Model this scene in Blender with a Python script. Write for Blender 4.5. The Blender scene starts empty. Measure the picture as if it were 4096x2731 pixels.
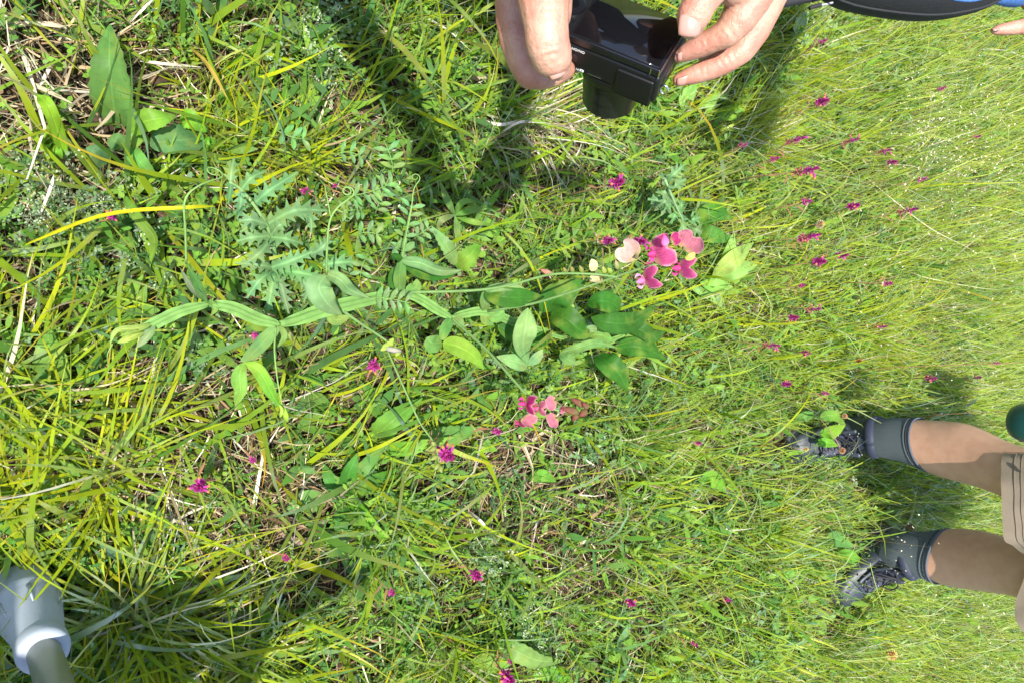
import bpy, bmesh, math, random
import numpy as np
from mathutils import Vector, Matrix, Quaternion

S = bpy.context.scene
COL = S.collection
R = math.radians
random.seed(7)
RNG = np.random.default_rng(11)

# ------------------------------------------------------------------ camera
PITCH = R(62.0)          # the lens looks 62 degrees below the horizon, camera held on its side
CAM = Vector((0, 0, 1.36))
FPX = 2750.0             # focal length in pixels of the 4096 px wide photograph
FWD = Vector((0, math.cos(PITCH), -math.sin(PITCH)))
UPV = Vector((0, math.sin(PITCH), math.cos(PITCH)))     # points to the right edge of the picture
RGT = Vector((1, 0, 0))                                 # points to the lower edge of the picture
cd = bpy.data.cameras.new('camera')
cam = bpy.data.objects.new('camera', cd)
COL.objects.link(cam)
cd.sensor_width = 36.0
cd.lens = 36.0 * FPX / 4096.0
cd.clip_start = 0.02
cd.clip_end = 2000
cam.matrix_world = Matrix((
    (UPV.x, -RGT.x, -FWD.x, CAM.x),
    (UPV.y, -RGT.y, -FWD.y, CAM.y),
    (UPV.z, -RGT.z, -FWD.z, CAM.z),
    (0, 0, 0, 1)))
S.camera = cam

# ------------------------------------------------------------------ sky, sun, exposure
SUN_EL = R(73.5)
SHADOW = Vector((-0.26, 0.97, 0)).normalized()            # where shadows fall on the ground
to_sun = Vector((-SHADOW.x * math.cos(SUN_EL), -SHADOW.y * math.cos(SUN_EL), math.sin(SUN_EL)))
W_ = bpy.data.worlds.new('World')
S.world = W_
W_.use_nodes = True
nt = W_.node_tree
sky = nt.nodes.new('ShaderNodeTexSky')
sky.sky_type = 'NISHITA'
sky.sun_disc = False
sky.sun_elevation = SUN_EL
sky.sun_rotation = math.atan2(to_sun.x, to_sun.y)
nt.links.new(sky.outputs[0], nt.nodes['Background'].inputs[0])
nt.nodes['Background'].inputs[1].default_value = 0.15
sl = bpy.data.lights.new('sun', 'SUN')
sl.energy = 4.6
sl.angle = R(0.55)
sl.color = (1.0, 0.955, 0.88)
so = bpy.data.objects.new('sun', sl)
COL.objects.link(so)
so.rotation_euler = to_sun.to_track_quat('Z', 'Y').to_euler()
so.location = to_sun * 20
S.view_settings.view_transform = 'Standard'
S.view_settings.look = 'None'
S.view_settings.gamma = 1
S.view_settings.use_curve_mapping = False
S.view_settings.exposure = 1.33
S.render.engine = 'CYCLES'
S.cycles.max_bounces = 6
S.cycles.transparent_max_bounces = 4

# ------------------------------------------------------------------ measuring helpers
def hgt(x, y):
    """height of the soil at a place"""
    return (0.018 * np.sin(3.1 * x + 1.3) * np.cos(2.7 * y - 0.4) + 0.010 * np.sin(7.3 * x - 2.0 * y)
            + 0.007 * np.sin(11.0 * y + 5.0 * x + 1.0))

def ray(px, py):
    return FWD + UPV * ((px - 2048) / FPX) + RGT * ((py - 1365.5) / FPX)

def D(px, py, depth):
    return CAM + ray(px, py) * depth

def G(px, py, z=0.0):
    r = ray(px, py)
    return CAM + r * ((z - CAM.z) / r.z)

def Yp(px, py, y):
    r = ray(px, py)
    return CAM + r * ((y - CAM.y) / r.y)

# ------------------------------------------------------------------ object helpers
def tag(o, label, cat, group=None, kind=None):
    if label: o['label'] = label
    if cat: o['category'] = cat
    if group: o['group'] = group
    if kind: o['kind'] = kind
    return o

def thing(name, label, cat, loc=(0, 0, 0), group=None):
    o = bpy.data.objects.new(name, None)
    o.empty_display_size = 0.05
    COL.objects.link(o)
    o.location = loc
    return tag(o, label, cat, group)

def link(name, me, mat=None, parent=None, smooth=True):
    if mat is not None and len(me.materials) == 0:
        me.materials.append(mat)
    if smooth and len(me.polygons):
        me.polygons.foreach_set('use_smooth', np.ones(len(me.polygons), dtype=bool))
    o = bpy.data.objects.new(name, me)
    COL.objects.link(o)
    if parent is not None:
        o.parent = parent
        # geometry is written in world coordinates: take the parents' places off again
        off = Vector((0, 0, 0)); q = parent
        while q is not None:
            off += q.location; q = q.parent
        o.location = -off
    return o

def mesh_py(name, verts, faces, cols=None):
    me = bpy.data.meshes.new(name)
    me.from_pydata([tuple(v) for v in verts], [], faces)
    if cols is not None:
        a = me.color_attributes.new('Col', 'FLOAT_COLOR', 'POINT')
        c = np.ones((len(verts), 4), dtype=np.float32)
        c[:, :3] = np.asarray(cols)[:, :3]
        a.data.foreach_set('color', c.ravel())
    me.update()
    return me

def mesh_quads(name, verts, quads, cols=None):
    me = bpy.data.meshes.new(name)
    nv, nf = len(verts), len(quads)
    me.vertices.add(nv)
    me.vertices.foreach_set('co', np.ascontiguousarray(verts, dtype=np.float32).ravel())
    me.loops.add(nf * 4)
    me.loops.foreach_set('vertex_index', np.ascontiguousarray(quads, dtype=np.int32).ravel())
    me.polygons.add(nf)
    me.polygons.foreach_set('loop_start', np.arange(0, nf * 4, 4, dtype=np.int32))
    if cols is not None:
        a = me.color_attributes.new('Col', 'FLOAT_COLOR', 'POINT')
        c = np.ones((nv, 4), dtype=np.float32)
        c[:, :3] = cols
        a.data.foreach_set('color', c.ravel())
    me.update(calc_edges=True)
    me.validate()
    return me

def catmull(pts, n):
    """smooth curve through points (any dimension)"""
    P = [np.array(p, dtype=float) for p in pts]
    if len(P) == 2:
        return [P[0] + (P[1] - P[0]) * t for t in np.linspace(0, 1, n)]
    P = [2 * P[0] - P[1]] + P + [2 * P[-1] - P[-2]]
    out = []
    m = len(P) - 3
    for k in range(n):
        s = k / (n - 1) * m
        i = min(int(s), m - 1)
        t = s - i
        a, b, c, d = P[i], P[i + 1], P[i + 2], P[i + 3]
        out.append(0.5 * ((2 * b) + (-a + c) * t + (2 * a - 5 * b + 4 * c - d) * t * t + (-a + 3 * b - 3 * c + d) * t ** 3))
    return out

def frames(path):
    """parallel transport frames"""
    T = []
    n = len(path)
    for i in range(n):
        a = path[max(i - 1, 0)]; b = path[min(i + 1, n - 1)]
        T.append((Vector(b) - Vector(a)).normalized())
    u = T[0].orthogonal().normalized()
    out = []
    for i in range(n):
        if i:
            q = T[i - 1].rotation_difference(T[i])
            u = (q @ u).normalized()
        out.append((T[i], u.copy(), T[i].cross(u).normalized()))
    return out

def tube_vf(path, radii, seg=8, flat=None, cap=True, off=0):
    """vertices and faces of a tapered tube; flat=(direction, factor) presses it into a ribbon"""
    V, F = [], []
    fr = frames(path)
    n = len(path)
    if not hasattr(radii, '__len__'):
        radii = [radii] * n
    for i, p in enumerate(path):
        t, u, v = fr[i]
        if flat is not None:
            w = Vector(flat[0]); w = (w - t * w.dot(t))
            if w.length > 1e-5:
                u = w.normalized(); v = t.cross(u).normalized()
        fu = 1.0 if flat is None else flat[1]
        for k in range(seg):
            a = 2 * math.pi * k / seg
            V.append(Vector(p) + (u * math.cos(a) * fu + v * math.sin(a)) * radii[i])
    for i in range(n - 1):
        for k in range(seg):
            k2 = (k + 1) % seg
            F.append((off + i * seg + k, off + i * seg + k2, off + (i + 1) * seg + k2, off + (i + 1) * seg + k))
    if cap:
        F.append(tuple(off + k for k in range(seg))[::-1])
        F.append(tuple(off + (n - 1) * seg + k for k in range(seg)))
    return V, F

class MB:
    """gathers shapes that become ONE mesh"""
    def __init__(s): s.V, s.F, s.C = [], [], []
    def add(s, V, F, col=(1, 1, 1)):
        o = len(s.V)
        s.V += [Vector(v) for v in V]
        s.F += [tuple(i + o for i in f) for f in F]
        if isinstance(col, (list,)) and len(col) == len(V) and not isinstance(col[0], (int, float)):
            s.C += [tuple(c) for c in col]
        else:
            s.C += [tuple(col)] * len(V)
        return s
    def tube(s, path, radii, seg=8, flat=None, col=(1, 1, 1), cap=True):
        V, F = tube_vf(path, radii, seg, flat, cap)
        return s.add(V, F, col)
    def build(s, name, mat, parent=None, smooth=True):
        me = mesh_py(name, s.V, s.F, s.C)
        return link(name, me, mat, parent, smooth)

# ------------------------------------------------------------------ materials
def new_mat(name):
    m = bpy.data.materials.new(name)
    m.use_nodes = True
    m.node_tree.nodes.clear()
    return m, m.node_tree.nodes, m.node_tree.links

def foliage(name, transl=0.42, gloss=0.10, rough=0.42, var=0.25, scale=60.0, vein=False):
    """leaf tissue: its own colour from the 'Col' attribute, light passes through it"""
    m, N, L = new_mat(name)
    out = N.new('ShaderNodeOutputMaterial')
    at = N.new('ShaderNodeAttribute'); at.attribute_name = 'Col'
    tc = N.new('ShaderNodeTexCoord')
    nz = N.new('ShaderNodeTexNoise'); nz.inputs['Scale'].default_value = scale; nz.inputs['Detail'].default_value = 3
    L.new(tc.outputs['Object'], nz.inputs['Vector'])
    mr = N.new('ShaderNodeMapRange'); mr.inputs[1].default_value = 0.3; mr.inputs[2].default_value = 0.7
    mr.inputs[3].default_value = 1 - var; mr.inputs[4].default_value = 1 + var
    L.new(nz.outputs[0], mr.inputs[0])
    mul = N.new('ShaderNodeVectorMath'); mul.operation = 'SCALE'
    L.new(at.outputs['Color'], mul.inputs[0]); L.new(mr.outputs[0], mul.inputs['Scale'])
    if vein:     # old leaves carry a few brown specks and yellowed patches
        n3 = N.new('ShaderNodeTexNoise'); n3.inputs['Scale'].default_value = 170; n3.inputs['Detail'].default_value = 2
        L.new(tc.outputs['Object'], n3.inputs['Vector'])
        r3 = N.new('ShaderNodeMapRange'); r3.inputs[1].default_value = .70; r3.inputs[2].default_value = .75; r3.inputs[4].default_value = .75
        L.new(n3.outputs[0], r3.inputs[0])
        m3 = N.new('ShaderNodeMix'); m3.data_type = 'RGBA'; m3.inputs[7].default_value = (.16, .11, .04, 1)
        L.new(r3.outputs[0], m3.inputs[0]); L.new(mul.outputs[0], m3.inputs[6])
        n4 = N.new('ShaderNodeTexNoise'); n4.inputs['Scale'].default_value = 22; n4.inputs['Detail'].default_value = 3
        L.new(tc.outputs['Object'], n4.inputs['Vector'])
        r4 = N.new('ShaderNodeMapRange'); r4.inputs[1].default_value = .52; r4.inputs[2].default_value = .75; r4.inputs[4].default_value = .5
        L.new(n4.outputs[0], r4.inputs[0])
        m4 = N.new('ShaderNodeMix'); m4.data_type = 'RGBA'; m4.inputs[7].default_value = (.26, .30, .05, 1)
        L.new(r4.outputs[0], m4.inputs[0]); L.new(m3.outputs[2], m4.inputs[6])
        class _O: outputs = [m4.outputs[2]]
        mul = _O
    df = N.new('ShaderNodeBsdfDiffuse'); tr = N.new('ShaderNodeBsdfTranslucent')
    gl = N.new('ShaderNodeBsdfGlossy'); gl.inputs['Roughness'].default_value = rough
    gl.inputs['Color'].default_value = (1, 1, 1, 1)
    hs = N.new('ShaderNodeHueSaturation'); hs.inputs['Hue'].default_value = 0.496
    hs.inputs['Saturation'].default_value = 1.12; hs.inputs['Value'].default_value = 1.55
    L.new(mul.outputs[0], df.inputs[0]); L.new(mul.outputs[0], hs.inputs['Color']); L.new(hs.outputs[0], tr.inputs[0])
    mx = N.new('ShaderNodeMixShader'); mx.inputs[0].default_value = transl
    L.new(df.outputs[0], mx.inputs[1]); L.new(tr.outputs[0], mx.inputs[2])
    fr = N.new('ShaderNodeFresnel'); fr.inputs[0].default_value = 1.4
    mf = N.new('ShaderNodeMath'); mf.operation = 'MULTIPLY_ADD'; mf.inputs[1].default_value = gloss; mf.inputs[2].default_value = 0.0
    L.new(fr.outputs[0], mf.inputs[0])
    m2 = N.new('ShaderNodeMixShader')
    L.new(mf.outputs[0], m2.inputs[0]); L.new(mx.outputs[0], m2.inputs[1]); L.new(gl.outputs[0], m2.inputs[2])
    if vein:
        bp = N.new('ShaderNodeBump'); bp.inputs['Strength'].default_value = 0.35; bp.inputs['Distance'].default_value = 0.0015
        wv = N.new('ShaderNodeTexNoise'); wv.inputs['Scale'].default_value = 130; wv.inputs['Detail'].default_value = 3
        L.new(tc.outputs['Object'], wv.inputs['Vector']); L.new(wv.outputs[0], bp.inputs['Height'])
        for b in (df, gl): L.new(bp.outputs[0], b.inputs['Normal'])
    L.new(m2.outputs[0], out.inputs[0])
    return m

def pbr(name, color, rough=0.5, metal=0.0, noise=0.0, nscale=40.0, bump=0.0, bscale=200.0, sss=0.0, coat=0.0, spec=0.5, color2=None, detail=4, attr=False):
    m, N, L = new_mat(name)
    out = N.new('ShaderNodeOutputMaterial')
    b = N.new('ShaderNodeBsdfPrincipled')
    L.new(b.outputs[0], out.inputs[0])
    b.inputs['Roughness'].default_value = rough
    b.inputs['Metallic'].default_value = metal
    b.inputs['Specular IOR Level'].default_value = spec
    b.inputs['Coat Weight'].default_value = coat
    tc = N.new('ShaderNodeTexCoord')
    src = None
    if attr:
        at = N.new('ShaderNodeAttribute'); at.attribute_name = 'Col'; src = at.outputs['Color']
    if noise > 0 or color2 is not None:
        nz = N.new('ShaderNodeTexNoise'); nz.inputs['Scale'].default_value = nscale; nz.inputs['Detail'].default_value = detail
        L.new(tc.outputs['Object'], nz.inputs['Vector'])
        if attr:
            mr = N.new('ShaderNodeMapRange'); mr.inputs[1].default_value = 0.3; mr.inputs[2].default_value = 0.7
            mr.inputs[3].default_value = 1 - noise; mr.inputs[4].default_value = 1 + noise
            L.new(nz.outputs[0], mr.inputs[0])
            vm = N.new('ShaderNodeVectorMath'); vm.operation = 'SCALE'
            L.new(src, vm.inputs[0]); L.new(mr.outputs[0], vm.inputs['Scale']); src = vm.outputs[0]
        else:
            cr = N.new('ShaderNodeValToRGB')
            c2 = color2 if color2 is not None else tuple(c * (1 - noise) for c in color)
            cr.color_ramp.elements[0].position = 0.3; cr.color_ramp.elements[0].color = (*c2, 1)
            cr.color_ramp.elements[1].position = 0.7; cr.color_ramp.elements[1].color = (*color, 1)
            L.new(nz.outputs[0], cr.inputs[0]); src = cr.outputs[0]
    if src is not None: L.new(src, b.inputs['Base Color'])
    else: b.inputs['Base Color'].default_value = (*color, 1)
    if bump > 0:
        n2 = N.new('ShaderNodeTexNoise'); n2.inputs['Scale'].default_value = bscale; n2.inputs['Detail'].default_value = 4
        L.new(tc.outputs['Object'], n2.inputs['Vector'])
        bp = N.new('ShaderNodeBump'); bp.inputs['Strength'].default_value = bump; bp.inputs['Distance'].default_value = 0.001
        L.new(n2.outputs[0], bp.inputs['Height']); L.new(bp.outputs[0], b.inputs['Normal'])
    if sss > 0:
        b.inputs['Subsurface Weight'].default_value = sss
        b.inputs['Subsurface Radius'].default_value = (1.0, 0.35, 0.2)
        b.inputs['Subsurface Scale'].default_value = 0.004
    return m

M_grass = foliage('grass blades', 0.45, 0.22, 0.38, 0.18, 25)
M_leaf = foliage('leaf tissue', 0.38, 0.14, 0.40, 0.12, 45, vein=True)
M_dry = foliage('dry straw', 0.20, 0.12, 0.5, 0.18, 40)
M_petal = foliage('petal tissue', 0.45, 0.05, 0.5, 0.14, 160)
M_stem = foliage('stem tissue', 0.12, 0.12, 0.45, 0.12, 60)
# ================================================================== the ground
def build_ground():
    s = np.linspace(-1, 1, 241)
    w = np.sign(s) * (2.6 * np.abs(s) + 397 * np.abs(s) ** 9)
    X, Y = np.meshgrid(w, w + 1.0, indexing='ij')
    fade = np.exp(-(np.maximum(np.hypot(X, Y - 1) - 3, 0) / 6) ** 2)
    r = RNG.normal(0, 0.0022, X.shape)
    Z = (hgt(X, Y) + r) * fade
    n = len(s)
    V = np.stack([X.ravel(), Y.ravel(), Z.ravel()], 1)
    i, j = np.meshgrid(np.arange(n - 1), np.arange(n - 1), indexing='ij')
    a = (i * n + j).ravel()
    Q = np.stack([a, a + n, a + n + 1, a + 1], 1)
    me = mesh_quads('ground', V, Q)
    m, N, L = new_mat('meadow soil')
    out = N.new('ShaderNodeOutputMaterial'); b = N.new('ShaderNodeBsdfPrincipled')
    b.inputs['Roughness'].default_value = 0.95; b.inputs['Specular IOR Level'].default_value = 0.1
    tc = N.new('ShaderNodeTexCoord')
    n1 = N.new('ShaderNodeTexNoise'); n1.inputs['Scale'].default_value = 38; n1.inputs['Detail'].default_value = 8
    cr = N.new('ShaderNodeValToRGB')
    e = cr.color_ramp.elements
    e[0].position = 0.32; e[0].color = (0.016, 0.011, 0.007, 1)
    e[1].position = 0.72; e[1].color = (0.085, 0.060, 0.035, 1)
    x = e.new(0.52); x.color = (0.038, 0.027, 0.016, 1)
    L.new(tc.outputs['Object'], n1.inputs['Vector']); L.new(n1.outputs[0], cr.inputs[0])
    # far from here the meadow closes over: the soil sheet takes the colour of grass
    sp = N.new('ShaderNodeVectorMath'); sp.operation = 'LENGTH'; L.new(tc.outputs['Object'], sp.inputs[0])
    mr = N.new('ShaderNodeMapRange'); mr.inputs[1].default_value = 5; mr.inputs[2].default_value = 7.5
    L.new(sp.outputs['Value'], mr.inputs[0])
    n2 = N.new('ShaderNodeTexNoise'); n2.inputs['Scale'].default_value = 6; n2.inputs['Detail'].default_value = 10
    c2 = N.new('ShaderNodeValToRGB')
    c2.color_ramp.elements[0].color = (0.05, 0.09, 0.012, 1); c2.color_ramp.elements[1].color = (0.17, 0.20, 0.035, 1)
    L.new(tc.outputs['Object'], n2.inputs['Vector']); L.new(n2.outputs[0], c2.inputs[0])
    mx = N.new('ShaderNodeMix'); mx.data_type = 'RGBA'
    L.new(mr.outputs[0], mx.inputs[0]); L.new(cr.outputs[0], mx.inputs[6]); L.new(c2.outputs[0], mx.inputs[7])
    L.new(mx.outputs[2], b.inputs['Base Color'])
    bp = N.new('ShaderNodeBump'); bp.inputs['Strength'].default_value = 0.9; bp.inputs['Distance'].default_value = 0.006
    L.new(n1.outputs[0], bp.inputs['Height']); L.new(bp.outputs[0], b.inputs['Normal'])
    L.new(b.outputs[0], out.inputs[0])
    o = link('ground', me, m)
    o['kind'] = 'structure'; o['label'] = 'brown meadow soil under the grass'
build_ground()

# ================================================================== grass and herbs nobody could count
def vnoise(x, y, f, seed):
    r = np.random.default_rng(seed)
    g = r.random((64, 64))
    u = x * f + 100.3; v = y * f + 57.7
    i = np.floor(u).astype(int); j = np.floor(v).astype(int)
    a = u - i; b = v - j
    a = a * a * (3 - 2 * a); b = b * b * (3 - 2 * b)
    i %= 64; j %= 64; i2 = (i + 1) % 64; j2 = (j + 1) % 64
    return (g[i, j] * (1 - a) + g[i2, j] * a) * (1 - b) + (g[i, j2] * (1 - a) + g[i2, j2] * a) * b

def blades(x, y, z, L, w, az, th0, bend, twist, col, segs=4, prof='grass', tipcol=None, tipmix=None, wander=0.0):
    """curved ribbons. th0 = lean from upright at the foot, bend = extra lean at the tip"""
    n = len(x)
    k = segs + 1
    t = np.linspace(0, 1, k)[None, :]
    th = th0[:, None] + bend[:, None] * t ** 1.3
    azz = az[:, None] + wander * np.sin(t * 3.0 + az[:, None] * 7) * t
    ds = (L / segs)[:, None]
    dx = np.sin(th) * np.cos(azz) * ds; dy = np.sin(th) * np.sin(azz) * ds; dz = np.cos(th) * ds
    px = x[:, None] + np.concatenate([np.zeros((n, 1)), np.cumsum(dx[:, :-1], 1)], 1)
    py = y[:, None] + np.concatenate([np.zeros((n, 1)), np.cumsum(dy[:, :-1], 1)], 1)
    pz = z[:, None] + np.concatenate([np.zeros((n, 1)), np.cumsum(dz[:, :-1], 1)], 1)
    g = hgt(px, py) + 0.003
    pz = np.maximum(pz, g)
    if prof == 'grass':
        ww = np.minimum(1.0, 0.65 + 1.5 * t) * np.clip((1.0 - t) * 1.9, 0.04, 1.0)
    elif prof == 'leaf':
        ww = np.clip(np.sin(np.pi * np.clip(t, 0.03, 0.985) ** 0.85) ** 0.75, 0.08, 1)
    elif prof == 'straw':
        ww = np.clip(1.1 - 0.75 * t, 0.1, 1) * np.ones_like(t)
    elif prof == 'stalk':
        ww = 1.0 - 0.6 * t
    ww = ww * w[:, None] * 0.5
    tw = twist[:, None] * (0.3 + 0.9 * t)
    # sideways direction, turned about the blade's own axis
    sx = -np.sin(azz); sy = np.cos(azz)
    ux = np.cos(th) * np.cos(azz); uy = np.cos(th) * np.sin(azz); uz = -np.sin(th)
    ax = sx * np.cos(tw) + ux * np.sin(tw); ay = sy * np.cos(tw) + uy * np.sin(tw); azv = uz * np.sin(tw)
    A = np.stack([px - ax * ww, py - ay * ww, pz - azv * ww], -1)
    B = np.stack([px + ax * ww, py + ay * ww, pz + azv * ww], -1)
    V = np.stack([A, B], 2).reshape(n * k * 2, 3)
    base = (np.arange(n) * k * 2)[:, None] + (np.arange(segs) * 2)[None, :]
    base = base.reshape(-1)
    Q = np.stack([base, base + 1, base + 3, base + 2], 1)
    c = np.repeat(col[:, None, :], k, 1)
    if tipcol is not None:
        f = (np.clip((t - 0.55) / 0.45, 0, 1) * tipmix[:, None])[..., None]
        c = c * (1 - f) + np.asarray(tipcol)[None, None, :] * f
    C = np.repeat(c[:, :, None, :], 2, 2).reshape(n * k * 2, 3)
    return V, Q, C

def trodden(x, y):
    """grass is pressed down under and round the boots"""
    d = np.zeros_like(x)
    for (a, b, r) in ((.275, 1.80, .075), (.295, 1.70, .075), (.31, 1.64, .06), (.62, 1.92, .075), (.69, 1.855, .075), (.76, 1.79, .07), (.28, 1.56, .05), (.80, 1.70, .05)):
        d = np.maximum(d, np.exp(-(((x - a) ** 2 + (y - b) ** 2) / r ** 2) ** 2))
    return d

class Bulk:
    def __init__(s): s.V, s.Q, s.C, s.n = [], [], [], 0
    def add(s, VQC):
        V, Q, C = VQC
        s.V.append(V); s.Q.append(Q + s.n); s.C.append(C); s.n += len(V)
    def build(s, name, mat, label):
        me = mesh_quads(name, np.concatenate(s.V), np.concatenate(s.Q), np.concatenate(s.C))
        o = link(name, me, mat)
        o['kind'] = 'stuff'; o['label'] = label
        return o

def blob(x, y, px, py, rad, z=0.0):
    """1 near the place seen at a pixel of the photograph, falling off over rad metres"""
    p = G(px, py, z)
    return np.exp(-((x - p.x) ** 2 + (y - p.y) ** 2) / (rad * rad))

def area(n, margin=0.25, far=4.2):
    """places over the stretch of meadow in view and a margin round it"""
    y = RNG.uniform(-0.75, far, n)
    half = 0.5 * (y * math.cos(PITCH) + 1.2) + margin
    keep = RNG.random(n) < half / half.max()
    y = y[keep]; half = half[keep]
    x = RNG.uniform(-1, 1, len(y)) * half
    return x, y

def pick(pal, idx): return np.asarray(pal)[idx]

DRYSPOTS = [(60, 60, .10, 1.1), (330, 200, .10, 1.0), (620, 1950, .07, .8), (120, 1150, .06, .7), (1050, 1480, .05, .7), (1620, 1480, .05, .8), (1150, 1900, .05, .7), (860, 2350, .08, .8), (150, 250, .16, 1.0), (500, 480, .10, .9), (250, 700, .08, .6), (760, 1700, .13, 1.1), (450, 1550, .08, .6), (1000, 2080, .12, 1.0), (1300, 2250, .10, .7),
            (2050, 1880, .14, 1.1), (2350, 2050, .12, .8), (2200, 520, .10, 1.1), (2100, 420, .07, .8), (1750, 1150, .06, .8), (2250, 2230, .12, .8),
            (850, 830, .05, .6), (3000, 700, .06, .4), (2500, 1450, .05, .3), (1250, 480, .08, .6), (700, 2200, .06, .6), (1400, 2500, .12, .5), (2750, 1950, .1, .4), (1800, 1050, .07, .7)]
def dryness(x, y):
    d = np.zeros_like(x)
    for (px, py, r, a) in DRYSPOTS:
        d = np.maximum(d, a * blob(x, y, px, py, r))
    return np.clip(d + 0.6 * (vnoise(x, y, 6, 3) - 0.62), 0, 1.1)

GREENS = np.array([(0.120, 0.225, 0.018), (0.160, 0.275, 0.020), (0.080, 0.175, 0.020), (0.210, 0.305, 0.018), (0.250, 0.315, 0.018), (0.090, 0.190, 0.050), (0.185, 0.275, 0.028)])
YELLOW = np.array([(0.270, 0.345, 0.010), (0.330, 0.365, 0.010), (0.220, 0.310, 0.012), (0.185, 0.285, 0.016)])
STRAW = np.array([(0.46, 0.38, 0.24), (0.56, 0.49, 0.35), (0.34, 0.25, 0.14), (0.62, 0.57, 0.45), (0.22, 0.14, 0.075)])
HERB = np.array([(0.080, 0.190, 0.026), (0.125, 0.250, 0.032), (0.060, 0.150, 0.035), (0.165, 0.285, 0.040), (0.120, 0.210, 0.090)])

def build_turf():
    # --- thin low turf blades
    x, y = area(142000, far=4.3)
    n = len(x)
    yy = np.clip((y - 0.2) / 2.2, 0, 1)
    clump = vnoise(x, y, 14, 5)
    dry = dryness(x, y)
    keep = RNG.random(n) < np.clip(0.34 + 0.60 * clump + 0.50 * yy - 0.75 * dry, 0.05, 1)
    x, y, yy, clump, dry = x[keep], y[keep], yy[keep], clump[keep], dry[keep]
    n = len(x)
    L = RNG.gamma(7, 0.0125, n) * (0.75 + 0.35 * yy) * (0.75 + 0.5 * clump)
    w = RNG.uniform(0.0018, 0.0050, n) * (1 - .35 * np.clip((y - 1.2) / 1.2, 0, 1))
    # the wind combs the blades a little away from the lens and to the left
    az = np.where(RNG.random(n) < 0.35 + 0.25 * yy, RNG.normal(1.9, 0.8, n), RNG.uniform(0, 2 * np.pi, n))
    th0 = np.abs(RNG.normal(0.30, 0.28, n)) + 0.18 * (1 - yy)
    bend = RNG.uniform(0.2, 1.5, n)
    L = L * (1 - .8 * trodden(x, y))
    yel = vnoise(x, y, 3.1, 9) * 0.9 + vnoise(x, y, 11, 10) * 0.4 + 0.22 * yy
    for (px, py, r, a) in ((900, 640, .14, .6), (850, 500, .1, .5), (3000, 450, .2, .6), (3500, 350, .3, .5), (500, 2550, .2, .6), (1500, 850, .1, .3), (2500, 900, .12, -.1), (3650, 600, .2, -.5), (2400, 1400, .14, -.2), (2100, 1500, .1, -.3)):
        yel = yel + a * blob(x, y, px, py, r)
    idx = RNG.integers(0, len(GREENS), n)
    yi = RNG.random(n) < np.clip((yel - 0.62) * 1.8, 0.03, 0.85)
    col = np.where(yi[:, None], pick(YELLOW, RNG.integers(0, 4, n)), pick(GREENS, idx))
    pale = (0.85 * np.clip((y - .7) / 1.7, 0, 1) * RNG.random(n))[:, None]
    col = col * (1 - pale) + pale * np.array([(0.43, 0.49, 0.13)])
    d2 = RNG.random(n) < 0.05 + 0.10 * dry + 0.07 * yy
    col = np.where(d2[:, None], pick(STRAW, RNG.integers(0, 5, n)), col)
    col = col * (RNG.uniform(0.55, 1.15, n) * (1 - yy) + RNG.uniform(0.85, 1.15, n) * yy)[:, None]
    b = Bulk()
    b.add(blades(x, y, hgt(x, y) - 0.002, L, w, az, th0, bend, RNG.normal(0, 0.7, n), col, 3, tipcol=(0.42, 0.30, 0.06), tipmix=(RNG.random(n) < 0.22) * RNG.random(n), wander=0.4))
    # finer, closer blades where the meadow runs away from the lens
    x2, y2 = area(66000, far=4.4)
    k2 = RNG.random(len(x2)) < np.clip((y2 - .9) / 1.2, 0, 1) * (.45 + .55 * vnoise(x2, y2, 10, 6))
    k2 &= trodden(x2, y2) < .3
    x2, y2 = x2[k2], y2[k2]; m = len(x2)
    c2 = np.where((RNG.random(m) < .5)[:, None], pick(YELLOW, RNG.integers(0, 4, m)), pick(GREENS, RNG.integers(0, 7, m)))
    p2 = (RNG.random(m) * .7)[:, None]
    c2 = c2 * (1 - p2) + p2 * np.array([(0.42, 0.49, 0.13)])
    sr = RNG.random(m) < .10
    c2 = np.where(sr[:, None], pick(STRAW[:4], RNG.integers(0, 4, m)), c2) * RNG.uniform(.8, 1.15, m)[:, None]
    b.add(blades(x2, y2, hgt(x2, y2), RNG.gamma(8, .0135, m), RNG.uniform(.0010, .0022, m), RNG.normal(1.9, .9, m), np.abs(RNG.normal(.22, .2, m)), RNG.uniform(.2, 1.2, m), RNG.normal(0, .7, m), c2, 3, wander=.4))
    b.build('turf_grass', M_grass, 'short green and yellow-green turf blades covering the meadow')

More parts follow.
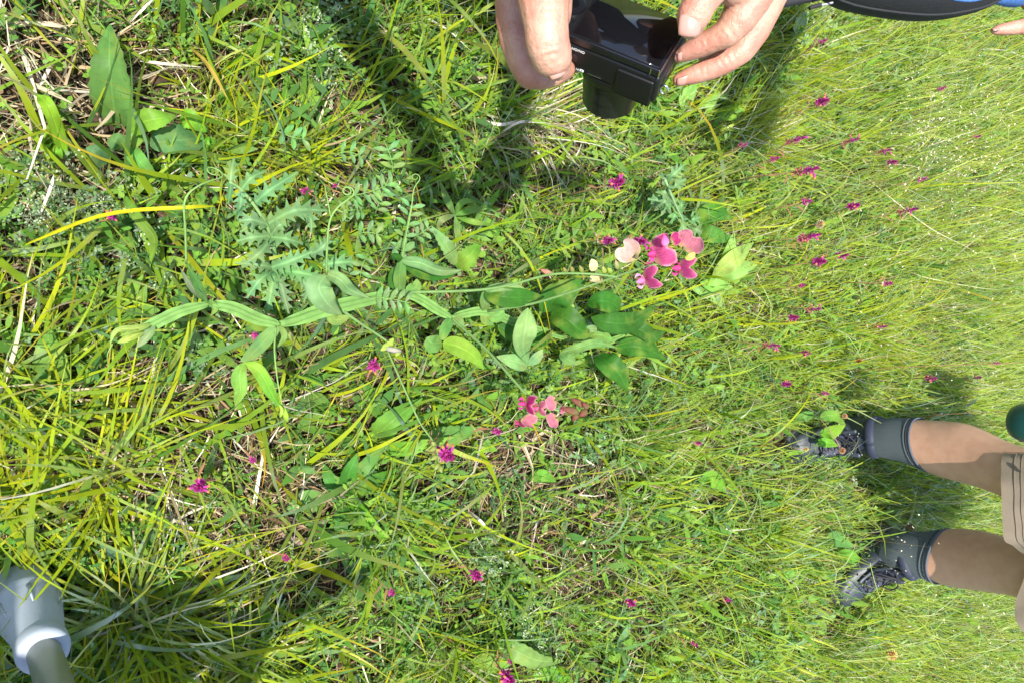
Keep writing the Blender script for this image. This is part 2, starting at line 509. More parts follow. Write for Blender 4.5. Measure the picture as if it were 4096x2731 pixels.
def build_mid():
    x, y = area(38000, far=4.3)
    n = len(x)
    yy = np.clip((y - 0.2) / 2.2, 0, 1)
    dry = dryness(x, y)
    cl = vnoise(x, y, 9, 21)
    keep = RNG.random(n) < np.clip(0.10 + 0.75 * cl ** 1.5 + 0.22 * yy - 0.40 * dry, 0.03, 1)
    keep &= trodden(x, y) < .25
    x, y, yy, cl = x[keep], y[keep], yy[keep], cl[keep]
    n = len(x)
    L = RNG.gamma(9, 0.017, n) * (0.8 + 0.25 * yy)
    w = RNG.uniform(0.003, 0.0085, n) * (1 - .45 * np.clip((y - 1.1) / 1.2, 0, 1))
    az = np.where(RNG.random(n) < 0.45, RNG.normal(2.0, 0.7, n), RNG.uniform(0, 2 * np.pi, n))
    th0 = np.abs(RNG.normal(0.25, 0.25, n)) + 0.15 * (1 - yy)
    bend = RNG.uniform(0.5, 2.0, n)
    idx = RNG.integers(0, len(GREENS), n)
    yel = vnoise(x, y, 3.1, 9) + 0.15 * yy
    yi = RNG.random(n) < np.clip((yel - 0.50) * 1.6, 0.10, 0.75)
    col = np.where(yi[:, None], pick(YELLOW, RNG.integers(0, 4, n)), pick(GREENS, idx)) * RNG.uniform(0.7, 1.15, n)[:, None]
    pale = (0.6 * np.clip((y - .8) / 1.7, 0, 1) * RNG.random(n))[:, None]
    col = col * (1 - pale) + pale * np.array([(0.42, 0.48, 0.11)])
    b = Bulk()
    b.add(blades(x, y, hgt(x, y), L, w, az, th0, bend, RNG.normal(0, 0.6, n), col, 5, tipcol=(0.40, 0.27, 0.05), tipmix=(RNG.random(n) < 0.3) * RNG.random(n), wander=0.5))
    b.build('meadow_grass', M_grass, 'taller arching meadow grass blades rising through the turf')

def build_straw():
    x, y = area(74000, far=4.0)
    n = len(x)
    dry = dryness(x, y)
    keep = RNG.random(n) < np.clip(0.20 + 1.0 * dry, 0, 1)
    x, y, dry = x[keep], y[keep], dry[keep]
    n = len(x)
    L = RNG.gamma(5, 0.015, n) * (1 + .5 * dry * (y < .6))
    w = RNG.uniform(0.0010, 0.0038, n) * np.where(RNG.random(n) < 0.16, 2.1, 1)
    az = RNG.normal(0, 1, n) * 1.2 + 6.28 * vnoise(x, y, 4, 77)
    th0 = RNG.normal(1.32, 0.22, n); bend = RNG.normal(0.1, 0.5, n)
    z = hgt(x, y) + RNG.uniform(0.001, 0.035, n) * (0.4 + dry)
    col = pick(STRAW, RNG.choice(5, n, p=[.27, .14, .29, .07, .23])) * RNG.uniform(0.35, 1.05, n)[:, None]
    b = Bulk()
    b.add(blades(x, y, z, L, w, az, th0, bend, RNG.normal(0, 0.8, n), col, 3, 'straw', wander=0.8))
    # fine brown litter
    x, y = area(30000, far=3.2); n = len(x)
    b.add(blades(x, y, hgt(x, y) + RNG.uniform(0, 0.012, n), RNG.uniform(0.01, 0.04, n), RNG.uniform(0.0008, 0.0025, n), RNG.uniform(0, 6.28, n),
                 RNG.normal(1.4, 0.2, n), RNG.normal(0, 0.4, n), RNG.normal(0, 1, n), pick(STRAW, RNG.choice([0, 2, 4], n)) * RNG.uniform(0.3, 0.8, n)[:, None], 2, 'straw'))
    b.build('dry_grass', M_dry, 'pale dry straw and brown thatch lying between the green blades')

def herb_leaves(x, y, n_leaf, h, leafL, leafW, col, tilt=(0.7, 1.35), seg=3, jit=0.16, fold=0.0):
    """leafy little shoots: each foot gets n_leaf leaflets up its height"""
    n = len(x)
    k = n_leaf
    lean = RNG.normal(0, 0.35, (n, 2))
    f = np.linspace(0.15, 1, k)[None, :] * np.ones((n, 1))
    zz = hgt(x, y)[:, None] + f * h[:, None]
    xx = x[:, None] + lean[:, :1] * f * h[:, None]
    yy = y[:, None] + lean[:, 1:] * f * h[:, None]
    az = RNG.uniform(0, 6.28, n)[:, None] + np.arange(k)[None, :] * 2.4 + RNG.normal(0, jit, (n, k))
    Ls = leafL[:, None] * RNG.uniform(0.7, 1.15, (n, k)); Ws = leafW[:, None] * RNG.uniform(0.8, 1.15, (n, k))
    th = RNG.uniform(*tilt, (n, k)) - 0.35 * f
    c = np.repeat(col[:, None, :], k, 1) * RNG.uniform(0.85, 1.15, (n, k))[..., None]
    m = n * k
    return blades(xx.reshape(m), yy.reshape(m), zz.reshape(m), Ls.reshape(m), Ws.reshape(m), az.reshape(m), th.reshape(m), RNG.uniform(0.0, 0.6, m), RNG.normal(0, 0.3, m), c.reshape(m, 3), seg, 'leaf')

def build_herbs():
    b = Bulk()
    x, y = area(13500, far=3.6); n = len(x)
    keep = RNG.random(n) < np.clip(vnoise(x, y, 8, 31) * 1.3 - 0.1 * np.clip(y / 2, 0, 1) - 0.9 * dryness(x, y), 0.04, 1)
    x, y = x[keep], y[keep]; n = len(x)
    b.add(herb_leaves(x, y, 7, RNG.uniform(0.02, 0.09, n), RNG.uniform(0.010, 0.026, n), RNG.uniform(0.004, 0.009, n), pick(HERB, RNG.integers(0, 4, n))))
    # broader leaves low in the sward
    x, y = area(5200, far=3.6); keep = RNG.random(len(x)) < 1 - .9 * dryness(x, y); x, y = x[keep], y[keep]; n = len(x)
    b.add(herb_leaves(x, y, 4, RNG.uniform(0.01, 0.05, n), RNG.uniform(0.03, 0.075, n), RNG.uniform(0.009, 0.019, n), pick(HERB, RNG.integers(0, 4, n)), seg=4))
    # narrow-leaved whorled shoots
    x, y = area(5200, far=3.4); n = len(x)
    keep = RNG.random(n) < np.clip(vnoise(x, y, 6, 35) * 1.5 - 0.3, 0.05, 1)
    x, y = x[keep], y[keep]; n = len(x)
    b.add(herb_leaves(x, y, 12, RNG.uniform(0.04, 0.11, n), RNG.uniform(0.018, 0.032, n), RNG.uniform(0.0022, 0.004, n), pick(HERB, RNG.integers(0, 4, n)), tilt=(0.8, 1.3)))
    # trefoil carpets: three rounded leaflets on a hair-thin stalk
    x, y = area(9000, far=3.2); n = len(x)
    keep = RNG.random(n) < np.clip((vnoise(x, y, 5, 61) - .45) * 3, 0.02, 1)
    x, y = x[keep], y[keep]; n = len(x)
    hz = RNG.uniform(.02, .07, n); a0 = RNG.uniform(0, 6.28, n); cc = pick(HERB[[0, 1, 3, 4]], RNG.integers(0, 4, n)) * RNG.uniform(.85, 1.15, n)[:, None]
    sz = RNG.uniform(.007, .014, n)
    for k in range(3):
        b.add(blades(x, y, hgt(x, y) + hz, sz, sz * .75, a0 + k * 2.09, RNG.uniform(1.0, 1.5, n), RNG.normal(0, .3, n), RNG.normal(0, .3, n), cc, 3, 'leaf'))
    # feathery divided shoots
    x, y = area(2600, far=3.0); n = len(x)
    keep = RNG.random(n) < np.clip((vnoise(x, y, 6, 63) - .4) * 3, 0.02, 1)
    x, y = x[keep], y[keep]; n = len(x)
    b.add(herb_leaves(x, y, 16, RNG.uniform(0.03, 0.09, n), RNG.uniform(0.008, 0.016, n), RNG.uniform(0.0012, 0.0022, n), pick(HERB, RNG.integers(0, 5, n)), tilt=(0.6, 1.4), seg=2))
    b.build('ground_herbs', M_leaf, 'small leafy green herbs scattered low through the grass')

def build_fine_far():
    """loose whitish seed heads and thin reddish stalks standing over the far grass"""
    b = Bulk()
    x, y = area(5200, far=4.2); n = len(x)
    keep = (RNG.random(n) < np.clip((y - 0.7) / 2.0, 0.02, 1))
    x, y = x[keep], y[keep]; n = len(x)
    L = RNG.uniform(0.16, 0.34, n)
    col = pick([(0.12, 0.17, 0.03), (0.20, 0.15, 0.06), (0.26, 0.22, 0.07), (0.14, 0.08, 0.04)], RNG.integers(0, 4, n))
    b.add(blades(x, y, hgt(x, y), L, np.full(n, 0.0013), RNG.normal(1.9, 0.9, n), np.abs(RNG.normal(0.12, 0.15, n)), RNG.uniform(0, 0.5, n), RNG.normal(0, 1, n), col, 4, 'stalk'))
    b.build('grass_stalks', M_grass, 'thin upright brownish flowering stalks of the meadow grass')
    s = Bulk()
    xs, ys, zs = [], [], []
    for (px, py, rad, m) in ((3800, 560, .14, 170), (3740, 480, .07, 80), (3900, 700, .12, 110), (3700, 620, .05, 40), (3950, 380, .10, 30), (3900, 900, .14, 36), (3680, 2200, .040, 30), (3560, 2215, .03, 8), (3850, 2400, .14, 40), (3880, 1600, .12, 36), (3600, 1200, .10, 20), (3950, 1150, .2, 60), (3500, 1180, .08, 14), (3950, 2600, .15, 50)):
        p = G(px, py, 0.20)
        xs.append(RNG.normal(p.x, rad, m)); ys.append(RNG.normal(p.y, rad * 1.1, m)); zs.append(RNG.uniform(0.13, 0.28, m))
    x = np.concatenate(xs); y = np.concatenate(ys); z = np.concatenate(zs); n = len(x)
    # a small tuft of scales per seed head
    for k in range(3):
        s.add(blades(x + RNG.normal(0, 0.001, n), y + RNG.normal(0, 0.001, n), z, RNG.uniform(0.0025, 0.0060, n), RNG.uniform(0.0018, 0.0040, n), RNG.uniform(0, 6.28, n), RNG.uniform(0.2, 2.2, n), RNG.normal(0, .4, n), RNG.normal(0, 1, n),
                     pick([(0.52, 0.48, 0.30), (0.45, 0.34, 0.24), (0.60, 0.56, 0.42)], RNG.integers(0, 3, n)), 2, 'leaf'))
    # the hair-thin stalks that carry them
    s.add(blades(x, y, hgt(x, y), z - hgt(x, y), np.full(n, 0.0005), RNG.uniform(0, 6.28, n), np.zeros(n), np.zeros(n), RNG.normal(0, 1, n), np.tile([(0.25, 0.25, 0.10)], (n, 1)), 2, 'stalk'))
    s.build('quaking_grass_heads', M_dry, 'tiny cream seed heads of quaking grass floating over the far meadow')

build_turf(); build_mid(); build_straw(); build_herbs(); build_fine_far()

def build_surroundings():
    """the same meadow carried on round the stretch in view: one patch repeated over a grid of points"""
    n = 5200; half = .30
    x = RNG.uniform(-half, half, n); y = RNG.uniform(-half, half, n)
    col = np.where((RNG.random(n) < .45)[:, None], pick(YELLOW, RNG.integers(0, 4, n)), pick(GREENS, RNG.integers(0, 7, n))) * RNG.uniform(.7, 1.15, n)[:, None]
    col = np.where((RNG.random(n) < .12)[:, None], pick(STRAW, RNG.integers(0, 5, n)), col)
    V, Q, C = blades(x, y, np.full(n, -.02), RNG.gamma(8, .015, n), RNG.uniform(.002, .0055, n), RNG.uniform(0, 6.28, n), np.abs(RNG.normal(.3, .3, n)), RNG.uniform(.3, 1.4, n), RNG.normal(0, .7, n), col, 3)
    V[:, 2] = np.maximum(V[:, 2], -.02)
    patch = link('surrounding_grass', mesh_quads('surrounding_grass', V, Q, C), M_grass)
    patch['kind'] = 'stuff'; patch['label'] = 'patch of the same meadow grass just outside the view'
    P = []
    for gx in np.arange(-7, 7.01, .5):
        for gy in np.arange(-5, 11.01, .5):
            hw = 0.5 * (gy * math.cos(PITCH) + 1.2) + .26
            if -.95 < gy < 4.5 and abs(gx) < hw: continue
            P.append((gx + random.uniform(-.05, .05), gy + random.uniform(-.05, .05), 0))
    patch.location = P[0]
    me = bpy.data.meshes.new('surrounding_meadow'); me.from_pydata(P[1:], [], [])
    a = me.attributes.new('rot', 'FLOAT_VECTOR', 'POINT')
    a.data.foreach_set('vector', np.array([(0, 0, random.uniform(0, 6.28)) for _ in P[1:]], dtype=np.float32).ravel())
    o = link('surrounding_meadow', me, smooth=False)
    o['kind'] = 'stuff'; o['label'] = 'meadow grass carrying on beyond the stretch in view'
    ng = bpy.data.node_groups.new('repeat grass', 'GeometryNodeTree')
    ng.interface.new_socket('Geometry', in_out='INPUT', socket_type='NodeSocketGeometry')
    ng.interface.new_socket('Geometry', in_out='OUTPUT', socket_type='NodeSocketGeometry')
    gi = ng.nodes.new('NodeGroupInput'); go = ng.nodes.new('NodeGroupOutput')
    ip = ng.nodes.new('GeometryNodeInstanceOnPoints'); oi = ng.nodes.new('GeometryNodeObjectInfo')
    oi.inputs['Object'].default_value = patch
    na = ng.nodes.new('GeometryNodeInputNamedAttribute'); na.data_type = 'FLOAT_VECTOR'; na.inputs['Name'].default_value = 'rot'
    ng.links.new(gi.outputs[0], ip.inputs['Points']); ng.links.new(oi.outputs['Geometry'], ip.inputs['Instance'])
    ng.links.new(na.outputs[0], ip.inputs['Rotation']); ng.links.new(ip.outputs[0], go.inputs[0])
    md = o.modifiers.new('g', 'NODES'); md.node_group = ng
build_surroundings()
# long loose blades of the near meadow and the tussocks one can point to
def build_long():
    b = Bulk()
    # long arching blades lying over the near turf
    x, y = area(3800, far=2.6)
    n = len(x)
    near = np.clip(1.3 - y, 0.12, 1.0)
    w_ = (0.45 * vnoise(x, y, 5, 51) + 0.9 * blob(x, y, 300, 1900, .35) + .6 * blob(x, y, 900, 1750, .25) + .4 * blob(x, y, 300, 900, .2) + .5 * blob(x, y, 1700, 2350, .3) + .35 * blob(x, y, 1000, 700, .2)) * near
    keep = RNG.random(n) < np.clip(w_, 0.03, 1)
    x, y = x[keep], y[keep]; n = len(x)
    L = RNG.uniform(0.16, 0.36, n); w = RNG.gamma(5, 0.0013, n) + .0015
    az = RNG.uniform(0, 6.28, n)
    yel = RNG.random(n) < 0.46
    col = np.where(yel[:, None], pick(YELLOW, RNG.integers(0, 4, n)), pick(GREENS, RNG.integers(0, 7, n))) * RNG.uniform(0.55, 1.0, n)[:, None]
    b.add(blades(x, y, hgt(x, y), L, w, az, RNG.uniform(0.4, 1.1, n), RNG.uniform(0.2, 1.5, n), RNG.normal(0, 0.8, n), col, 8, tipcol=(0.50, 0.25, 0.03), tipmix=(RNG.random(n) < 0.4) * RNG.random(n), wander=0.5))
    b.build('long_grass', M_grass, 'long arching yellow-green blades lying over the near turf')

def tussock(px, py, n, Lr, wr, pal, label, az0=None, spread=3.2, th=(0.25, 1.0), bd=(0.3, 1.2), rad=0.03, dry=0.1, seg=8):
    p = G(px, py, 0.02)
    x = RNG.normal(p.x, rad, n); y = RNG.normal(p.y, rad, n)
    az = RNG.uniform(-spread, spread, n) + (az0 if az0 is not None else 0)
    col = pick(pal, RNG.integers(0, len(pal), n)) * RNG.uniform(0.6, 1.05, n)[:, None]
    d = RNG.random(n) < dry
    col = np.where(d[:, None], pick(STRAW, RNG.integers(0, 4, n)), col)
    V, Q, C = blades(x, y, hgt(x, y), RNG.uniform(*Lr, n), RNG.uniform(*wr, n), az, RNG.uniform(*th, n), RNG.uniform(*bd, n), RNG.normal(0, 0.5, n), col, seg,
                     tipcol=(0.50, 0.26, 0.03), tipmix=(RNG.random(n) < 0.3) * RNG.random(n), wander=0.5)
    o = link('grass_tussock', mesh_quads('grass_tussock', V, Q, C), M_grass)
    tag(o, label, 'grass tussock', 'tussocks standing out of the turf')

build_long()
YG = YELLOW
GG = GREENS[[0, 1, 2, 6]]
tussock(560, 2480, 230, (.14, .36), (.003, .0065), YG, 'dense yellow-green tussock fanning out beside the grey pole foot', az0=None, th=(.5, 1.25))
tussock(1000, 2660, 120, (.14, .32), (.003, .006), YG, 'yellow-green tussock at the edge of the picture right of the pole foot', th=(.5, 1.2))
tussock(420, 1880, 90, (.16, .34), (.003, .006), YG, 'loose yellow-green tussock below the pale pea shoot tip', th=(.5, 1.25))
tussock(120, 1560, 70, (.16, .34), (.003, .0065), YG, 'sprawling bright tussock at the near edge beside a broad mottled leaf', th=(.6, 1.3))
tussock(2960, 560, 260, (.12, .26), (.0014, .003), YG, 'fine hair-leaved bright tussock behind the second spiny plant', az0=1.9, spread=1.3, th=(.15, .9), rad=.035)
tussock(3160, 330, 200, (.12, .26), (.0014, .003), YG, 'fine bright tussock under the dangling toggle of the black bag', az0=1.9, spread=1.5, th=(.15, .9), rad=.04)
tussock(2080, 480, 90, (.14, .28), (.002, .004), np.vstack([YG, STRAW[:2]]), 'thin bleached tussock under the camera lens', az0=1.4, spread=1.6, th=(.3, 1.1), dry=.4)
tussock(1520, 2080, 70, (.10, .20), (.004, .008), GG, 'broad-bladed green tussock growing through the dark rosette')
tussock(2550, 1750, 150, (.10, .20), (.002, .004), GG, 'upright green tussock beside the lower pink flower cluster', az0=1.7, spread=1.2, th=(.1, .8))
tussock(3060, 2110, 160, (.08, .17), (.002, .0035), YG, 'fine green tussock in front of the lower boot', az0=1.9, spread=1.4, th=(.1, .9), rad=.04)
tussock(3330, 2610, 140, (.10, .18), (.002, .0035), GG, 'green tussock beside the toe of the lower boot', az0=1.6, spread=1.5, th=(.1, .9), rad=.04)
tussock(3000, 1600, 130, (.07, .15), (.002, .0035), GG, 'green tussock before the toe of the upper boot', az0=1.9, spread=1.4, th=(.1, .9), rad=.04)
tussock(3420, 1330, 200, (.12, .24), (.0014, .003), YG, 'fine yellow tussock beside an orange-red sprig', az0=1.9, spread=1.4, th=(.1, .9), rad=.04)
tussock(1180, 640, 110, (.08, .18), (.003, .005), YG, 'short yellow tussock behind the spiny grey plant', th=(.2, 1.1))
tussock(880, 560, 80, (.08, .18), (.003, .005), YG, 'short golden tussock between the broad leaves and the spiny plant', th=(.2, 1.1))
# ================================================================== plants one can point to
def CV(r, d, f):
    """direction given as picture-right, picture-down, away from the lens"""
    return (UPV * r + RGT * d + FWD * f)

PROF = {
    'ovate': lambda t: max(0.03, math.sin(math.pi * min(1, t ** 0.72)) ** 0.8),
    'lance': lambda t: max(0.03, math.sin(math.pi * min(1, t ** 0.85)) ** 0.9),
    'obov': lambda t: max(0.06, math.sin(math.pi * t ** 1.35) ** 0.8) if t < 0.995 else 0.03,
    'ell': lambda t: max(0.03, math.sin(math.pi * t) ** 0.7),
    'strap': lambda t: max(0.04, min(1, 0.35 + 4 * t) * min(1, (1 - t) * 3.5) ** 0.7),
    'wing': lambda t: 0.55 + 0.45 * math.sin(math.pi * t),
}

def leaf_vf(path, width, up, prof='ovate', fold=0.25, wave=0.0, nw=3.0, serr=0.0, nser=9, n=16, col=(.1, .2, .02), rib=1.35, edge=0.9, cup=0.0, roll=0.0, ph=0.0):
    """one leaf blade along a path: keeled at the midrib, wavy or toothed at the margin"""
    P = [Vector(p) for p in catmull(path, n)]
    V, F, C = [], [], []
    up = Vector(up).normalized()
    us = (-1.0, -0.82, -0.6, -0.36, -0.08, 0.0, 0.08, 0.36, 0.6, 0.82, 1.0)
    m = len(us)
    pf = PROF[prof]
    for i in range(n):
        t = i / (n - 1)
        T = (P[min(i + 1, n - 1)] - P[max(i - 1, 0)]).normalized()
        side = T.cross(up)
        side = side.normalized() if side.length > 1e-4 else T.orthogonal().normalized()
        nor = side.cross(T).normalized()
        if roll:
            q = Quaternion(T, roll * t); side = q @ side; nor = q @ nor
        w = width * 0.5 * pf(t)
        for u in us:
            a = abs(u)
            wv = wave * width * a ** 1.6 * math.sin(t * nw * 2 * math.pi + (1.4 if u > 0 else 0) + ph) * math.sin(math.pi * t)
            ww = w
            if serr and a == 1.0:
                ww = w * (1 + serr * (1 if (i % 2) else -0.4))
            V.append(P[i] + side * (u * ww * math.cos(fold * a)) + nor * (abs(u) * ww * math.sin(fold) + wv - cup * width * a * a))
            k = rib if a == 0 else (edge if a == 1.0 else 1.0)
            k *= 1 + .10 * math.sin(23 * a * u + t * 9 + ph) * (a > .1) + .09 * math.sin(t * 7 + ph * 3 + u * 2.0)
            if a in (.36, .6) and i % 3 == 0: k *= 1.10
            C.append((col[0] * k * (1 + .12 * math.sin(ph * 5 + t * 4)), col[1] * k, col[2] * k))
    for i in range(n - 1):
        for j in range(m - 1):
            F.append((i * m + j, i * m + j + 1, (i + 1) * m + j + 1, (i + 1) * m + j))
    return V, F, C

def leaf_obj(name, parent, path, width, up=(0, 0, 1), mat=None, thick=True, **kw):
    V, F, C = leaf_vf(path, width, up, **kw)
    me = mesh_py(name, V, F, C)
    return link(name, me, mat or M_leaf, parent)

def jag(x, a): return tuple(max(0.0, c * (1 + random.uniform(-a, a))) for c in x)

def pxw(px, py, z, w):
    """width in metres of w photograph pixels at a place"""
    p = G(px, py, z)
    return w / FPX * (p - CAM).dot(FWD)

def leaf_px(parent, pts, wpx, col, mat=None, name='leaf', up=(0, -0.25, 1), **kw):
    """pts: (px, py, z) along the midrib"""
    path = [G(*p) for p in pts]
    return leaf_obj(name, parent, path, pxw(pts[0][0], pts[0][1], pts[0][2], wpx), up, mat, col=jag(col, .08), ph=random.uniform(0, 6), **kw)

def soil(p): return float(hgt(p.x, p.y))

# ------------------------------------------------------------------ everlasting pea
PEA = (0.125, 0.235, 0.060)      # grey-green, waxy
PEAD = (0.037, 0.115, 0.016)     # deep green older leaves
PEAP = (0.175, 0.280, 0.105)     # pale undersides

def build_pea():
    base = G(2330, 1370, 0.0)
    pea = thing('everlasting_pea_plant', 'large everlasting pea with grey-green winged stems and deep pink flowers in mid-meadow', 'flowering plant', base)
    # --- winged main stem, from the rooted end on the right to the growing tip on the left
    def stem(pts, r, name='stem', wing=2.0, n=28, col=PEA, nrm=(0, -0.3, 1)):
        path = [Vector(q) for q in catmull([G(*p) for p in pts], n)]
        mb = MB()
        c = [jag(col, .05) for _ in range(n) for _ in range(8)]
        mb.tube(path, [r * (1 - 0.25 * i / n) for i in range(n)], 8, col=c)
        if wing:
            up = Vector(nrm)
            V, F, C = [], [], []
            for i, p in enumerate(path):
                T = (path[min(i + 1, n - 1)] - path[max(i - 1, 0)]).normalized()
                s = T.cross(up).normalized(); t = i / (n - 1)
                w = r * wing * (0.25 + 0.75 * abs(math.sin(math.pi * t)) ** 0.5)
                wob = math.sin(i * 1.1) * r * 0.5
                for u in (-1, -0.35, 0.35, 1):
                    V.append(p + s * (u * w) + up.normalized() * (r * 0.35 if abs(u) < .5 else wob * u))
                    C.append(tuple(x * (1.12 if abs(u) > .5 else 0.9) for x in col))
            for i in range(n - 1):
                for j in range(3):
                    F.append((i * 4 + j, i * 4 + j + 1, (i + 1) * 4 + j + 1, (i + 1) * 4 + j))
            mb.add(V, F, C)
        return mb.build(name, M_stem, pea)
    stem([(520, 1338, .31), (610, 1298, .31), (720, 1246, .31), (835, 1216, .30)], .0042)
    stem([(838, 1215, .30), (930, 1232, .30), (1030, 1275, .29), (1118, 1298, .28)], .0048)
    stem([(1122, 1297, .28), (1200, 1274, .27), (1290, 1242, .26), (1400, 1215, .25), (1510, 1190, .23), (1602, 1170, .22)], .0058)
    stem([(1606, 1170, .22), (1680, 1196, .21), (1750, 1240, .20), (1806, 1272, .19)], .0045)
    stem([(1806, 1272, .19), (1857, 1256, .18), (1946, 1246, .17), (2060, 1290, .12), (2190, 1330, .08), (2330, 1370, .0)], .0045)
    stem([(2330, 1370, .0), (2300, 1300, .06), (2205, 1252, .12)], .0040)
    stem([(2335, 1372, .0), (2420, 1370, .05), (2500, 1340, .09)], .0040)
    stem([(2330, 1375, .0), (2300, 1420, .05), (2230, 1440, .09)], .0036)
    # --- flower stalks
    def stalk(pts, r, col=(0.13, 0.22, 0.07), name='flower_stalk'):
        n = 22
        path = [Vector(q) for q in catmull([G(*p) for p in pts], n)]
        mb = MB(); mb.tube(path, [r * (1 - 0.45 * i / n) for i in range(n)], 7, col=col)
        return mb.build(name, M_stem, pea)
    stalk([(1610, 1170, .22), (1880, 1163, .30), (2030, 1143, .35), (2200, 1099, .41), (2350, 1096, .45), (2470, 1108, .47)], .0026)
    stalk([(1946, 1246, .17), (2138, 1213, .27), (2374, 1138, .38), (2559, 1075, .46), (2660, 1052, .49), (2760, 1030, .52)], .0026)
    stalk([(1806, 1272, .19), (1850, 1312, .22), (1950, 1402, .29), (2050, 1515, .35), (2130, 1598, .39), (2230, 1640, .41), (2340, 1655, .42)], .0028)
    stalk([(1372, 1244, .25), (1440, 1292, .28), (1520, 1345, .31), (1600, 1402, .33)], .0026)
    stalk([(1545, 1392, .27), (1620, 1560, .31), (1680, 1690, .33), (1738, 1775, .35), (1758, 1860, .35)], .0018)
    # --- leaves with their winged petioles and tendrils
    W3 = dict(prof='wing', fold=.1, n=10, rib=1.25, edge=1.1)
    def tendril(pts, r=.0011, coil=None, col=(0.17, 0.29, 0.08)):
        P = [G(*p) for p in pts]
        path = [Vector(q) for q in catmull(P, 20)]
        if coil:
            e = path[-1]; d = (path[-1] - path[-2]).normalized(); turns, rad = coil
            a1 = d; a2 = d.cross(FWD).normalized()
            for k in range(1, int(turns * 12)):
                a = k / 12 * 2 * math.pi; rr = rad * (1 - 0.5 * k / (turns * 12))
                path.append(e + a2 * (rad - rr * math.cos(a)) + a1 * (rr * math.sin(a)) + FWD * (-0.0006 * k))
        mb = MB(); mb.tube(path, [r * (1 - .6 * i / len(path)) for i in range(len(path))], 5, col=col)
        return mb.build('tendril', M_stem, pea)
    # at the first joint: a folded pair rising from the stem
    leaf_px(pea, [(828, 1212, .30), (790, 1130, .34), (748, 1055, .38)], 46, PEA, fold=.7, prof='lance', n=14, wave=.03)
    leaf_px(pea, [(832, 1205, .30), (770, 1150, .33), (722, 1075, .35)], 40, (.16, .22, .12), fold=.8, prof='lance', n=14)
    tendril([(745, 1056, .38), (742, 930, .42), (740, 802, .45), (800, 742, .45), (885, 712, .43)], .0016, (1.3, .010))
    leaf_px(pea, [(835, 1200, .31), (862, 1232, .30), (845, 1262, .29)], 30, PEA, fold=.4, prof='ovate', n=10, name='stipule')
    # growing tip on the left
    leaf_px(pea, [(610, 1296, .31), (555, 1312, .33), (470, 1322, .34), (440, 1375, .33)], 38, (.26, .36, .11), fold=.8, prof='lance', wave=.05)
    leaf_px(pea, [(612, 1300, .31), (590, 1345, .32), (545, 1392, .31)], 46, (.20, .27, .12), fold=.6, prof='ovate', wave=.04)
    leaf_px(pea, [(590, 1318, .31), (520, 1350, .33), (470, 1372, .33)], 44, (.30, .40, .10), fold=.7, prof='ovate', wave=.06)
    leaf_px(pea, [(560, 1325, .33), (520, 1332, .35), (478, 1345, .36)], 26, (.33, .42, .10), fold=.9, prof='ell', n=10)
    tendril([(450, 1375, .33), (430, 1420, .32), (436, 1480, .30)], .0010)
    # second joint: blade going down, then two long wavy leaflets
    leaf_px(pea, [(1112, 1302, .28), (1050, 1370, .30), (975, 1450, .33)], 58, PEAP, fold=.15, prof='wing', n=12)
    leaf_px(pea, [(975, 1450, .33), (958, 1500, .34), (962, 1560, .33), (940, 1625, .30)], 66, (.17, .30, .06), fold=.45, prof='lance', wave=.11, nw=2.5, n=22)
    leaf_px(pea, [(975, 1450, .33), (1035, 1480, .34), (1080, 1560, .33), (1122, 1635, .30)], 62, (.16, .29, .04), fold=.5, prof='lance', wave=.12, nw=3, n=22)
    leaf_px(pea, [(1118, 1300, .28), (1138, 1345, .29), (1108, 1392, .28)], 26, PEA, fold=.3, prof='ovate', n=12, name='stipule')
    leaf_px(pea, [(1100, 1300, .28), (1040, 1305, .27), (990, 1312, .26)], 44, PEAD, fold=.2, prof='lance', n=12, name='stipule')
    tendril([(1104, 1305, .28), (1098, 1400, .31), (1110, 1520, .33), (1130, 1625, .33)], .0018)
    leaf_px(pea, [(1122, 1610, .33), (1140, 1650, .33), (1150, 1685, .32)], 34, (.30, .42, .06), fold=.9, prof='ell', n=10)
    leaf_px(pea, [(1118, 1618, .34), (1128, 1640, .34), (1120, 1668, .33)], 24, (.34, .46, .08), fold=.9, prof='ell', n=10)
    # third joint: the big hooded pair
    leaf_px(pea, [(1296, 1238, .26), (1290, 1170, .30), (1306, 1100, .34)], 54, PEA, fold=.5, prof='wing', n=10)
    leaf_px(pea, [(1306, 1098, .34), (1275, 1150, .35), (1310, 1215, .34), (1372, 1262, .31)], 108, PEAP, fold=.30, prof='ovate', wave=.05, n=20, cup=.10)
    leaf_px(pea, [(1308, 1096, .34), (1360, 1120, .36), (1400, 1160, .35), (1478, 1194, .33)], 72, PEAP, fold=.75, prof='ovate', wave=.10, nw=2, n=20)
    leaf_px(pea, [(1290, 1232, .25), (1262, 1190, .25), (1268, 1130, .25)], 70, PEAD, fold=.2, prof='ovate', n=12, name='stipule')
    leaf_px(pea, [(1310, 1245, .25), (1345, 1280, .24), (1405, 1262, .24)], 50, PEA, fold=.2, prof='ovate', n=12, name='stipule')
    tendril([(1306, 1100, .34), (1308, 1000, .38), (1318, 890, .41), (1352, 830, .42), (1410, 786, .42)], .0018, (1.6, .008))
    tendril([(1325, 880, .41), (1310, 800, .42), (1298, 738, .42)], .0011)
    tendril([(1345, 838, .42), (1368, 850, .42), (1372, 872, .41)], .0009, (1.2, .006))
    # fourth joint
    leaf_px(pea, [(1600, 1166, .22), (1598, 1110, .26), (1606, 1044, .29)], 54, (.13, .25, .06), fold=.35, prof='wing', n=10)
    leaf_px(pea, [(1606, 1044, .29), (1680, 1052, .31), (1760, 1082, .30), (1848, 1080, .28)], 74, PEAP, fold=.85, prof='ovate', wave=.07, nw=2, n=20, roll=.5)
